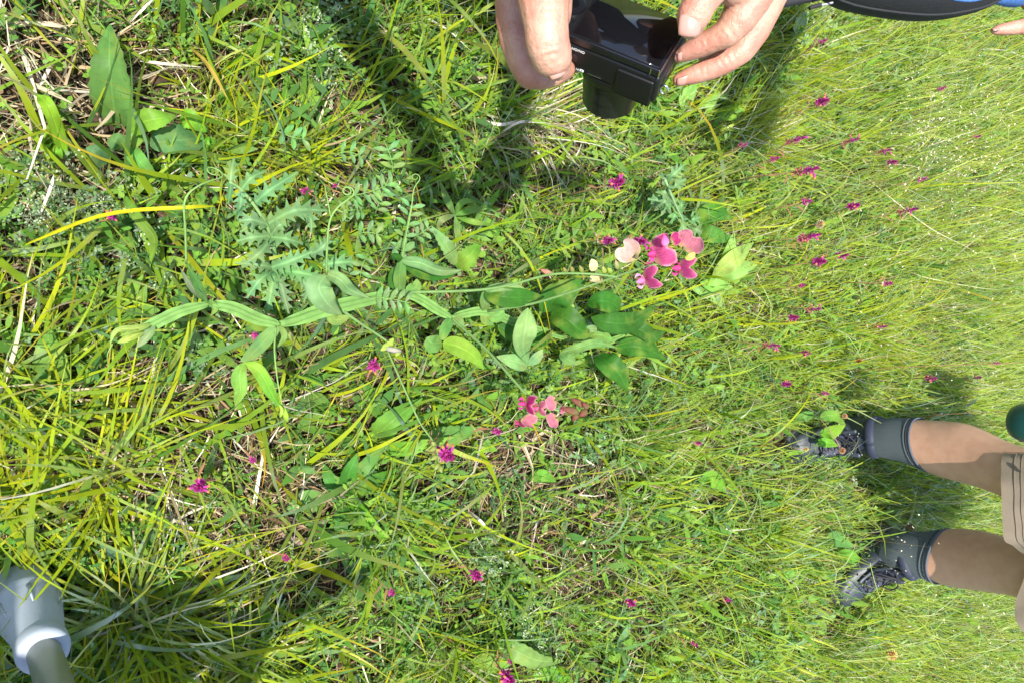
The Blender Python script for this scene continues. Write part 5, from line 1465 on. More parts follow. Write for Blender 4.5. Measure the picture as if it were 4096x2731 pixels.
def skin_mat(name, base, red, rough=.46, crease=1.0):
    m, N, L = new_mat(name)
    out = N.new('ShaderNodeOutputMaterial'); b = N.new('ShaderNodeBsdfPrincipled'); L.new(b.outputs[0], out.inputs[0])
    tc = N.new('ShaderNodeTexCoord')
    n1 = N.new('ShaderNodeTexNoise'); n1.inputs['Scale'].default_value = 45; n1.inputs['Detail'].default_value = 5
    L.new(tc.outputs['Object'], n1.inputs['Vector'])
    cr = N.new('ShaderNodeValToRGB'); cr.color_ramp.elements[0].position = .35; cr.color_ramp.elements[1].position = .68
    cr.color_ramp.elements[0].color = (*red, 1); cr.color_ramp.elements[1].color = (*base, 1)
    L.new(n1.outputs[0], cr.inputs[0]); L.new(cr.outputs[0], b.inputs['Base Color'])
    b.inputs['Roughness'].default_value = rough
    b.inputs['Subsurface Weight'].default_value = .25
    b.inputs['Subsurface Radius'].default_value = (1, .3, .15)
    b.inputs['Subsurface Scale'].default_value = .004
    vo = N.new('ShaderNodeTexVoronoi'); vo.inputs['Scale'].default_value = 900; vo.feature = 'DISTANCE_TO_EDGE'
    L.new(tc.outputs['Object'], vo.inputs['Vector'])
    n2 = N.new('ShaderNodeTexNoise'); n2.inputs['Scale'].default_value = 210; n2.inputs['Detail'].default_value = 5; n2.inputs['Distortion'].default_value = 1.0
    L.new(tc.outputs['Object'], n2.inputs['Vector'])
    ad = N.new('ShaderNodeMath'); ad.operation = 'MULTIPLY_ADD'; ad.inputs[1].default_value = .35
    L.new(vo.outputs['Distance'], ad.inputs[0]); L.new(n2.outputs[0], ad.inputs[2])
    bp = N.new('ShaderNodeBump'); bp.inputs['Strength'].default_value = .75 * crease; bp.inputs['Distance'].default_value = .0010
    L.new(ad.outputs[0], bp.inputs['Height']); L.new(bp.outputs[0], b.inputs['Normal'])
    return m
M_skin = skin_mat('sunlit hand skin', (.43, .24, .165), (.34, .14, .095))
M_skin2 = skin_mat('tanned leg skin', (.47, .265, .175), (.42, .225, .145), crease=.5)
M_nail = pbr('fingernail', (.40, .20, .155), rough=.32, noise=.12, nscale=150, coat=.2)
M_black = pbr('matt black shell', (.0045, .0045, .005), rough=.42, spec=.3, bump=.05, bscale=1800)
M_gloss = pbr('black gloss glass', (.004, .004, .005), rough=.045, spec=.6)
M_blackg = pbr('satin black metal', (.006, .006, .008), rough=.22)
M_white = pbr('white print', (.80, .80, .80), rough=.5)
M_steel = pbr('bright steel', (.62, .62, .62), rough=.22, metal=1)
M_denim = pbr('blue denim', (.045, .135, .36), rough=.85, noise=.4, nscale=500, bump=.4, bscale=700)
M_bag = pbr('black bag fabric', (.007, .007, .009), rough=.8, bump=.3, bscale=500)

# ------------------------------------------------------------------ person with the camera
def nail(parent, px, py, d, long_, nor, length, width, name='fingernail'):
    """curved nail plate: long_ = towards the finger tip, nor = outward"""
    c = D(px, py, d)
    t = long_.normalized(); n = (nor - t * nor.dot(t)).normalized(); s = t.cross(n)
    V, F = [], []
    a, b = 9, 9
    for i in range(a):
        v = -1 + 2 * i / (a - 1)
        for j in range(b):
            u = -1 + 2 * j / (b - 1)
            w = (1 - .10 * max(0, v) ** 3) * (1 if v > -.6 else math.sqrt(max(.25, 1 - ((-.6 - v) / .4) ** 2 * .7)))
            endr = 1 - .16 * u * u * (1 if v > 0 else 0)
            V.append(c + t * (v * length * .5 * endr) + s * (u * width * .5 * w) + n * (-.30 * width * u * u * .6 - .10 * length * v * v))
    for i in range(a - 1):
        for j in range(b - 1):
            F.append((i * b + j, i * b + j + 1, (i + 1) * b + j + 1, (i + 1) * b + j))
    o = len(V)
    V += [v - n * .0009 for v in V]
    F += [tuple(x + o for x in f)[::-1] for f in F]
    rim = [j for j in range(b)] + [i * b + b - 1 for i in range(1, a)] + [(a - 1) * b + j for j in range(b - 2, -1, -1)] + [i * b for i in range(a - 2, 0, -1)]
    for k in range(len(rim)):
        p, q = rim[k], rim[(k + 1) % len(rim)]
        F.append((p, p + o, q + o, q))
    return link(name, mesh_py(name, V, F), M_nail, parent)

def chain(*pts):
    return [(D(x, y, d), r) for (x, y, d, r) in pts]

P1 = thing('person', 'person leaning in from the upper edge, holding a black camera in both hands', 'person', (-1.02, .22, 0))
def camera_person():
    hands = [
        # hand on the left of the picture: thumb in front
        chain((2140, -330, .47, .026), (2160, -160, .470, .0225), (2172, -20, .468, .0185), (2184, 100, .466, .0155), (2190, 175, .468, .0152), (2206, 225, .474, .0146), (2226, 262, .482, .0108)),
        chain((2150, -160, .475, .020), (2215, -60, .478, .014), (2222, 60, .475, .0115)),
        # its index finger bent under the camera
        chain((2095, -300, .50, .028), (2080, -140, .515, .0215), (2058, -30, .525, .0155), (2050, 70, .53, .0135), (2068, 165, .53, .0138), (2098, 250, .528, .0130), (2118, 296, .526, .0115), (2160, 305, .522, .0105), (2215, 298, .53, .0095), (2262, 280, .542, .0080)),
        # middle, ring and little fingers behind
        chain((2100, -280, .54, .024), (2100, -60, .555, .0145), (2112, 60, .565, .0125), (2130, 150, .57, .012), (2190, 190, .575, .0105), (2250, 180, .58, .009)),
        chain((2110, -280, .56, .022), (2130, -80, .585, .0135), (2140, 40, .595, .0115), (2180, 90, .60, .010), (2235, 90, .60, .0085)),
        # hand on the right of the picture
        chain((2960, -330, .49, .028), (2890, -170, .475, .021), (2838, -60, .468, .0150), (2800, 10, .466, .0118), (2775, 62, .468, .0118), (2766, 100, .474, .0098)),
        chain((3060, -320, .50, .030), (3040, -120, .500, .022), (3000, -10, .500, .0165), (2958, 70, .502, .0135), (2915, 128, .506, .0112), (2855, 160, .512, .0092), (2800, 185, .518, .0088), (2745, 212, .524, .0068), (2716, 228, .527, .0048)),
        chain((3090, -320, .53, .030), (3086, -120, .530, .022), (3050, 10, .530, .0165), (3008, 120, .532, .0140), (2965, 195, .534, .0118), (2905, 245, .537, .0098), (2840, 275, .541, .0092), (2775, 300, .545, .0076), (2715, 320, .548, .0052)),
        chain((3080, -320, .56, .028), (3060, -100, .565, .017), (3020, 30, .57, .0135), (2960, 140, .575, .011), (2900, 190, .58, .0095), (2830, 230, .585, .008)),
        chain((3080, -320, .58, .026), (3050, -80, .595, .015), (3000, 40, .60, .012), (2940, 110, .605, .010), (2880, 150, .61, .008)),
        # web between thumb and finger
        chain((2935, -150, .482, .020), (3000, -110, .495, .020)), chain((2930, -60, .485, .013), (2985, -20, .500, .0135)),
    ]
    for ch in hands[:5]: ch.insert(0, (D(2120, -420, .53), .030))
    for ch in hands[5:10]: ch.insert(0, (D(3060, -440, .53), .031))
    wl, wr = D(2120, -420, .53), D(3060, -440, .53)
    el, er = Vector((-.62, .02, 1.00)), Vector((-.66, .46, 1.03))
    sl_, sr_ = Vector((-.74, .02, 1.31)), Vector((-.74, .42, 1.32))
    big = []
    big += [[(wl, .0295), (wl.lerp(el, .5), .040), (el, .046), (sl_, .055)], [(wr, .0305), (wr.lerp(er, .5), .041), (er, .046), (sr_, .055)]]
    big += [[(Vector((-.74, .22, 1.30)), .10), (Vector((-.70, .22, 1.44)), .055), (Vector((-.66, .22, 1.50)), .085), (Vector((-.65, .22, 1.60)), .10)],
              [(sl_, .06), (Vector((-.74, .22, 1.30)), .11), (sr_, .06)], [(Vector((-.74, .22, 1.30)), .13), (Vector((-.84, .22, .95)), .14)],
              [(Vector((-.84, .22, .95)), .13), (Vector((-1.04, .12, .85)), .095), (Vector((-1.0, .10, .48)), .065), (Vector((-1.04, .09, .08)), .045)],
              [(Vector((-.84, .22, .95)), .13), (Vector((-1.04, .34, .85)), .095), (Vector((-1.0, .35, .48)), .065), (Vector((-1.04, .36, .08)), .045)]]
    folds = []
    def fold(x, y, d, tx, ty, gap, reach, depth, cnt): folds.append((tuple(D(x, y, d)), tuple(CV(tx, ty, 0)), gap, reach, depth * .6, cnt))
    fold(2185, 195, .452, .15, 1, .0045, .014, .0011, 2)
    fold(2200, 232, .458, .35, 1, .0035, .013, .0009, 2)
    fold(2170, 40, .452, .1, 1, .006, .016, .0005, 3)
    fold(2040, 120, .516, .1, 1, .0042, .012, .0010, 4)
    fold(2052, 60, .516, .1, 1, .0042, .012, .0007, 2)
    fold(2140, 305, .512, 1, -.25, .0035, .010, .0012, 1)
    fold(2778, 42, .455, -.3, 1, .0040, .011, .0008, 3)
    fold(2905, 120, .492, -.75, .65, .0042, .011, .0010, 3)
    fold(2955, 150, .500, -.6, .8, .0050, .012, .0008, 2)
    fold(2915, 225, .524, -.8, .6, .0042, .011, .0010, 3)
    fold(2815, 180, .508, -.95, .3, .0035, .008, .0006, 2)
    fold(2820, 280, .532, -.95, .3, .0035, .009, .0006, 2)
    big += face((-.65, .22, 1.60), (.8, .15, -.35), .10)
    eyes(P1, (-.65, .22, 1.60), (.8, .15, -.35), .10)
    solid('body', hands, .00155, M_skin, P1, smooth=3, coarse=big, finish=lambda me: crease(me, folds))
    # nails
    nail(P1, 2229, 274, .4708, CV(.42, .85, .20), CV(.16, .16, -1), .0120, .0128)
    nail(P1, 2764, 98, .4596, CV(-.04, 1, .30), CV(-.03, .06, -1), .0150, .0150)
    nail(P1, 2752, 229, .522, CV(-1, .42, .12), CV(.28, .95, -.55), .0150, .0095)
    nail(P1, 2748, 329, .5435, CV(-1, .38, .10), CV(.25, .95, -.55), .0150, .0090)
    # clothes
    M_shirt = pbr('dark shirt', (.03, .035, .05), rough=.9, noise=.3, nscale=60, bump=.3, bscale=300)
    solid('shirt', [[(Vector((-.745, .22, 1.31)), .160), (Vector((-.835, .22, .98)), .172)], [(sl_, .078), (Vector((-.745, .22, 1.31)), .150), (sr_, .078)], [(sl_, .070), (sl_.lerp(el, .9), .060)], [(sr_, .070), (sr_.lerp(er, .9), .060)]], .010, M_shirt, P1)
    solid('trousers', [[(Vector((-.84, .22, .97)), .165), (Vector((-.86, .22, .90)), .17)], [(Vector((-.86, .18, .92)), .145), (Vector((-1.04, .12, .82)), .125), (Vector((-1.0, .10, .48)), .085), (Vector((-1.04, .09, .10)), .070)],
                       [(Vector((-.86, .26, .92)), .145), (Vector((-1.04, .34, .82)), .125), (Vector((-1.0, .35, .48)), .085), (Vector((-1.04, .36, .10)), .070)]], .010, M_shirt, P1)
    M_hair = pbr('short grey hair', (.16, .15, .14), rough=.8, noise=.4, nscale=200)
    solid('hair', [[(Vector((-.67, .22, 1.59)), .102), (Vector((-.68, .22, 1.64)), .088)]], .008, M_hair, P1)
camera_person()

# ------------------------------------------------------------------ the camera they hold
def camera_thing():
    # own axes from how it is held: a along the body, b its screen's short side, c the lens axis (away from the eye)
    a = CV(.875, .444, -.19).normalized(); b = CV(.485, -.80, .354); b = (b - a * b.dot(a)).normalized(); c = b.cross(a)
    K = D(2641, 287, .505)                     # right lower corner of the tilting screen
    o = thing('camera', 'black compact camera with large dark screen held in two hands', 'camera', K - a * .05 + b * .03 + c * .02)
    org = K
    def pt(x, y, z): return org + a * x + b * y + c * z
    def box(name, x0, x1, y0, y1, z0, z1, mat, bev=.002, seg=3, parent=o, taper=None):
        bm = bmesh.new()
        vs = [bm.verts.new(pt(x, y, z)) for z in (z0, z1) for y in (y0, y1) for x in (x0, x1)]
        for f in ((0, 1, 3, 2), (4, 6, 7, 5), (0, 4, 5, 1), (2, 3, 7, 6), (0, 2, 6, 4), (1, 5, 7, 3)):
            bm.faces.new([vs[i] for i in f])
        bmesh.ops.recalc_face_normals(bm, faces=bm.faces)
        if bev: bmesh.ops.bevel(bm, geom=list(bm.edges), offset=bev, segments=seg, profile=.6, affect='EDGES')
        me = bpy.data.meshes.new(name); bm.to_mesh(me); bm.free()
        return link(name, me, mat, parent, smooth=False) if bev == 0 else link(name, me, mat, parent)
    def cyl(name, x, y, z0, z1, r0, r1, mat, seg=48, axis='c', parent=o, rings=None, knurl=0):
        V, F = [], []
        prof = rings or [(z0, r0), (z1, r1)]
        prof = [(prof[0][0], prof[0][1] * .001)] + prof + [(prof[-1][0], prof[-1][1] * .001)]
        for (z, r) in prof:
            for k in range(seg):
                an = 2 * math.pi * k / seg
                rr = r * (1 + (knurl if k % 2 else 0))
                if axis == 'c': V.append(pt(x + rr * math.cos(an), y + rr * math.sin(an), z))
                else: V.append(pt(x + rr * math.cos(an), z, y + rr * math.sin(an)))
        for i in range(len(prof) - 1):
            for k in range(seg):
                F.append((i * seg + k, i * seg + (k + 1) % seg, (i + 1) * seg + (k + 1) % seg, (i + 1) * seg + k))
        me = mesh_py(name, V, F)
        ob = link(name, me, mat, parent, smooth=True)
        md = ob.modifiers.new('e', 'EDGE_SPLIT'); md.split_angle = R(35)
        return ob
    # body, its edge K at (0,0,0): x towards -x is the left end, y into the body (down the screen), z forward
    box('body', -.1035, .0015, .0000, .056, .0075, .0330, M_black, .0035)
    box('rear_panel', -.1030, -.0765, .0010, .055, .0040, .0078, M_black, .001)
    # flip-up screen: frame with glass
    sc = box('screen', -.0755, .0, .0000, .0560, .0, .0068, M_blackg, .0012)
    gl = box('screen_glass', -.0735, -.0018, .0022, .0545, -.0006, .0012, M_gloss, .0003, 1, parent=sc)
    # bright little hinge lugs at the two corners of the screen
    box('screen_edge', -.0754, -.0748, -.0012, .0002, .0002, .0060, M_steel, 0, parent=sc)
    box('screen_edge', -.0072, -.0066, -.0010, .0002, .0002, .0060, M_steel, 0, parent=sc)
    box('screen_edge', -.0006, .0001, -.0010, .0002, .0002, .0060, M_steel, 0, parent=sc)
    # top plate (turned towards us) with flash lid, power button and zoom ring
    box('flash_lid', -.0325, -.0020, -.0018, .004, .0120, .0345, M_black, .0016)
    box('flash_lid_front', -.0325, -.0020, -.0010, .020, .0330, .0375, M_black, .0016)
    cyl('power_button', -.0690, .0190, 0, 0, 0, 0, M_blackg, 32, 'b', rings=[(.001, .0037), (-.0006, .0037), (-.0008, .0033)])
    cyl('zoom_ring', -.0860, .0195, 0, 0, 0, 0, M_blackg, 48, 'b', rings=[(.001, .0085), (-.0030, .0085), (-.0034, .0078)], knurl=.03)
    cyl('shutter_button', -.0860, .0195, 0, 0, 0, 0, M_blackg, 32, 'b', rings=[(-.003, .0055), (-.0050, .0052), (-.0053, .0045)])
    box('microphone_slot', -.0560, -.0440, -.0003, .0004, .0290, .0294, M_steel, 0)
    # rear control dial and round buttons left of the screen
    dial = cyl('control_dial', -.0880, .0330, 0, 0, 0, 0, M_blackg, 48, 'c', rings=[(.0042, .0105), (.0022, .0100), (.0020, .0090)], knurl=.015)
    cyl('set_button', -.0880, .0330, 0, 0, 0, 0, M_gloss, 32, 'c', parent=dial, rings=[(.0022, .0048), (.0012, .0045), (.0010, .003)])
    for (x, y) in ((-.0830, .0180), (-.0960, .0180), (-.0830, .0480), (-.0960, .0480)):
        cyl('button', x, y, 0, 0, 0, 0, M_blackg, 24, 'c', rings=[(.0042, .0036), (.0030, .0034), (.0028, .0028)])
    # lens: wide base ring, knurled control ring, extended barrels
    lx, ly = -.0440, .0285
    cyl('lens_base', lx, ly, 0, 0, 0, 0, M_black, 64, 'c', rings=[(.0320, .0295), (.0380, .0290), (.0410, .0270)])
    cyl('control_ring', lx, ly, 0, 0, 0, 0, M_blackg, 120, 'c', rings=[(.0405, .0262), (.0460, .0262)], knurl=.012)
    bar = cyl('lens_barrel', lx, ly, 0, 0, 0, 0, M_blackg, 64, 'c', rings=[(.0460, .0245), (.0610, .0245), (.0614, .0232), (.0760, .0232), (.0772, .0222)])
    cyl('front_ring', lx, ly, 0, 0, 0, 0, M_black, 64, 'c', parent=bar, rings=[(.0770, .0220), (.0785, .0205)])
    cyl('front_glass', lx, ly, 0, 0, 0, 0, M_gloss, 48, 'c', parent=bar, rings=[(.0780, .0140), (.0788, .0100)])
    # strap lug on the right end, port door
    mb = MB()
    lug = [pt(.0015 + .0030 * (1 - math.cos(t)) , .0075 + .0015 * math.sin(t) * 0 + .0020, .0245 + .0042 * math.sin(t)) for t in np.linspace(0, 2 * math.pi, 17)]
    mb.tube(lug, .0009, 8, cap=False); mb.build('strap_lug', M_steel, o)
    box('port_door', .0010, .0019, .012, .030, .0140, .0260, M_blackg, .0003, 1)
    # printing
    def text(s, x, y, z, size, parent, mat=M_white, face='top'):
        cu = bpy.data.curves.new('lettering', 'FONT'); cu.body = s; cu.size = size; cu.extrude = .00004; cu.align_x = 'CENTER'; cu.align_y = 'CENTER'
        tmp = bpy.data.objects.new('t', cu); COL.objects.link(tmp)
        me = bpy.data.meshes.new_from_object(tmp.evaluated_get(bpy.context.evaluated_depsgraph_get()))
        bpy.data.objects.remove(tmp); bpy.data.curves.remove(cu)
        if face == 'top':      # upright for someone looking from the front of the camera
            X, Y, Zn = -a, -c * -1, -b
            Y = -c; X = Y.cross(-b)
            X = -a; Y = (-b).cross(X)
        else:
            X, Y = a, b * -1
        p = pt(x, y, z)
        for v in me.vertices:
            q = v.co.copy(); v.co = p + X * q.x + Y * q.y + (-b if face == 'top' else -c) * (q.z)
        me.name = 'lettering'; me.materials.clear()
        return link('lettering', me, mat, parent, smooth=False)
    text('ON/OFF', -.0665, -.0001, .0110, .0032, o)
    text('W', -.0650, -.0001, .0292, .0030, o)
    box('wide_symbol', -.0630, -.0597, -.0002, .0003, .0280, .0300, M_white, 0)
    box('wide_symbol_window', -.0621, -.0606, -.0003, .0002, .0286, .0294, M_black, 0)
camera_thing()

# ------------------------------------------------------------------ black shoulder bag with toggle, and strap
def bag():
    o = thing('camera_case', 'black rounded camera case dangling at the upper edge right of the hands', 'case', D(3640, -90, .56))
    n = 15
    bot = [(3268, -40), (3330, 0), (3420, 28), (3560, 52), (3700, 66), (3820, 60), (3930, 36), (4010, 0), (4050, -60)]
    top = [(3268, -46), (3330, -130), (3420, -170), (3560, -190), (3700, -195), (3820, -190), (3930, -165), (4010, -130), (4050, -66)]
    rings = []
    B = catmull([(x, y, 0) for x, y in bot], 24); T = catmull([(x, y, 0) for x, y in top], 24)
    for i in range(24):
        p, q = D(B[i][0], B[i][1], .56), D(T[i][0], T[i][1], .56)
        m = (p + q) / 2; h = (q - p) / 2
        t = i / 23
        dd = .034 * math.sin(math.pi * min(max(t, .04), .96)) ** .6
        rings.append([m + h * math.cos(an) + FWD * (dd * math.sin(an)) for an in np.linspace(0, 2 * math.pi, 25)[:-1]])
    V, F = loft(rings)
    link('case_body', mesh_py('case_body', V, F), M_bag, o)
    def tubep(name, pts, r, mat, parent=o, seg=8, flat=None):
        mb = MB(); path = [Vector(p) for p in catmull([D(*p) for p in pts], 16)]
        mb.tube(path, r, seg, flat=flat); return mb.build(name, mat, parent)
    tubep('piping', [(3290, -30, .545), (3420, 22, .545), (3600, 52, .545), (3760, 60, .545), (3920, 34, .545), (4000, 0, .545)], .0009, M_bag)
    tubep('zip_cord', [(3330, 12, .557), (3310, 17, .555), (3285, 21, .553)], .0009, pbr('grey cord', (.25, .25, .27), rough=.7))
    tubep('toggle', [(3284, 21, .553), (3262, 26, .553), (3238, 33, .553)], .0017, M_bag)
    tubep('blue_label', [(3812, -4, .524), (3880, 2, .524), (3930, -6, .524)], .0015, M_denim)
    s = thing('case_strap', 'flat black strap running from the wrist to the dangling case', 'strap', D(3160, 0, .5))
    mb = MB(); path = [Vector(p) for p in catmull([D(3040, 45, .56), D(3110, 18, .56), D(3180, 2, .56), D(3300, -22, .56), D(3420, -60, .56)], 16)]
    mb.tube(path, .0040, 10, flat=(CV(0, 1, 0), 1.0)); mb.build('strap', M_bag, s)
bag()

# ------------------------------------------------------------------ second bystander: blue jeans and a hand with a stretched finger
def bystander():
    o = thing('person', 'person in blue denim at the upper right corner, one finger stretched out', 'person', (-1.5, 1.5, 0))
    body = [
        chain((4330, 30, .98, .040), (4230, 80, .965, .030), (4150, 108, .955, .0135), (4085, 108, .95, .0105), (4030, 116, .95, .0092), (3992, 121, .95, .0078), (3974, 123, .95, .0058)),
        chain((4230, 60, .965, .028), (4170, 40, .96, .012), (4112, 12, .955, .010), (4100, -5, .955, .009)),
        chain((4330, 30, .98, .038), (4220, 20, .985, .020), (4150, -20, .99, .012), (4110, -40, .99, .010)),
        chain((4330, 30, .98, .038), (4240, -20, 1.0, .018), (4160, -60, 1.0, .011), (4120, -70, 1.0, .009)),
        chain((4330, 40, .98, .038), (4250, -50, 1.0, .016), (4180, -90, 1.0, .010), (4140, -100, 1.0, .008)),
    ]
    w = D(4330, 30, .98)
    e = Vector((-.88, 1.36, .72)); sh = Vector((-1.38, 1.52, .98)); cc = Vector((-1.52, 1.60, .95))
    body += [[(w, .034), (w.lerp(e, .4), .038), (e, .045), (sh, .055)], [(sh, .06), (cc, .12), (Vector((-1.66, 1.68, .98)), .06)], [(cc, .13), (Vector((-1.55, 1.6, .45)), .14)],
             [(cc, .06), (cc + Vector((.03, -.02, .16)), .06), (cc + Vector((.05, -.03, .24)), .095)],
             [(Vector((-1.5, 1.55, .40)), .11), (Vector((-1.28, 1.30, .46)), .07), (Vector((-1.36, 1.40, .05)), .05)], [(Vector((-1.6, 1.65, .40)), .11), (Vector((-1.5, 1.28, .46)), .07), (Vector((-1.56, 1.40, .05)), .05)]]
    body += face(cc + Vector((.05, -.03, .24)), (.8, -.45, -.2))
    eyes(o, cc + Vector((.05, -.03, .24)), (.8, -.45, -.2))
    solid('body', body, .0042, M_skin, o, smooth=2)
    nail(o, 3985, 112, .942, CV(-1, .1, 0), CV(-.1, -.7, -.6), .0105, .0085)
    # a blue denim cuff shows in the very corner
    solid('jacket', [[(D(4075, -34, .93), .022), (D(4010, -30, .93), .018), (D(3945, -28, .93), .011)], [(D(4075, -34, .93), .022), (Vector((-.86, 1.30, .80)), .045), (Vector((-1.36, 1.50, .96)), .07)], [(sh, .07), (cc, .135), (Vector((-1.66, 1.68, .98)), .07)],
                     [(cc, .15), (Vector((-1.55, 1.6, .50)), .155)], [(Vector((-.80, 1.33, .76)), .050), (e, .056), (sh, .068)]], .008, M_denim, o)
    solid('trousers', [[(Vector((-1.55, 1.6, .50)), .15), (Vector((-1.55, 1.6, .42)), .15)], [(Vector((-1.5, 1.55, .40)), .12), (Vector((-1.28, 1.30, .46)), .085), (Vector((-1.36, 1.40, .08)), .07)], [(Vector((-1.6, 1.65, .40)), .12), (Vector((-1.5, 1.28, .46)), .085), (Vector((-1.56, 1.40, .08)), .07)]], .012, M_bag, o)
bystander()

# ------------------------------------------------------------------ hiker in shorts and boots
M_boot = pbr('slate blue boot leather', (.026, .034, .046), rough=.5, noise=.45, nscale=45, bump=.35, bscale=350)
M_navy = pbr('navy padded collar', (.014, .018, .036), rough=.7, bump=.2, bscale=300)
M_lace = pbr('black laces', (.012, .012, .015), rough=.8, bump=.4, bscale=900)
M_rubber = pbr('boot rubber', (.018, .02, .022), rough=.7)
M_sock = pbr('grey-green ribbed sock', (.060, .075, .078), rough=.95, noise=.25, nscale=500, bump=.6, bscale=600)
M_sockb = pbr('blue sock band', (.060, .075, .090), rough=.95, bump=.5, bscale=600)
M_khaki = pbr('khaki cotton', (.20, .155, .108), rough=.9, noise=.22, nscale=14, bump=.5, bscale=420)
M_hook = pbr('dark hook metal', (.20, .20, .21), rough=.35, metal=.9)
M_teal = pbr('teal bottle enamel', (.005, .050, .050), rough=.3, coat=.3)
M_jack = pbr('grey jacket', (.10, .11, .12), rough=.9, bump=.3, bscale=300)

HK = thing('person', 'hiker facing the lens in khaki shorts, grey socks and slate blue laced boots', 'person', (.45, 1.9, 0))
ZO = lambda zx, zy: (3100 + zx / 1.327, 1550 + zy / 1.327)
def leg_rings(tab, y0, ymid):
    rings = []
    for (zx, e0, e1, dy) in tab:
        px, pa = ZO(zx, e0); _, pb = ZO(zx, e1)
        y = y0 + dy
        a, b = Yp(px, pa, y), Yp(px, pb, y)
        c = (a + b) / 2; r = (b - a).length / 2
        rings.append((c, r))
    return rings
LEG_U = leg_rings([(500, 185, 350, 0), (560, 180, 362, 0), (640, 176, 378, .005), (700, 175, 398, .012), (800, 180, 435, .022), (900, 186, 472, .028), (1000, 200, 500, .028), (1100, 238, 528, .02), (1200, 285, 566, .008), (1300, 320, 610, 0), (1420, 350, 680, 0)], 1.80, 0)
LEG_L = leg_rings([(600, 770, 950, 0), (680, 770, 972, 0), (760, 772, 992, .008), (830, 768, 1015, .018), (950, 757, 1050, .028), (1050, 765, 1066, .028), (1150, 785, 1080, .018), (1250, 815, 1096, .006), (1350, 830, 1120, 0), (1450, 850, 1140, 0)], 1.925, 0)
def shin(a, calfback):
    """cross-section: slightly flattened at the inner shin, round calf behind"""
    return 1 + .05 * math.cos(2 * a) - .03 * math.cos(3 * a + .6)
def leg_loft(rings, name, mat, grow=1.0, parent=None, z0=None, z1=None, slope=0.0, n=32):
    P = [np.array([*c, r]) for c, r in rings]
    Q = catmull(P, 40)
    rr = []
    for q in Q:
        c = Vector(q[:3]); r = q[3]
        if z0 is not None and c.z < z0: continue
        if z1 is not None and c.z > z1: continue
        rg = ring(c, (1, 0, 0), (0, 1, 0), r * grow, r * grow * 1.05, n, 2.0, lambda a: shin(a, 0))
        if slope:
            for p in rg: p.z += slope * (p.x - c.x)
        rr.append(rg)
    return loft(rr)

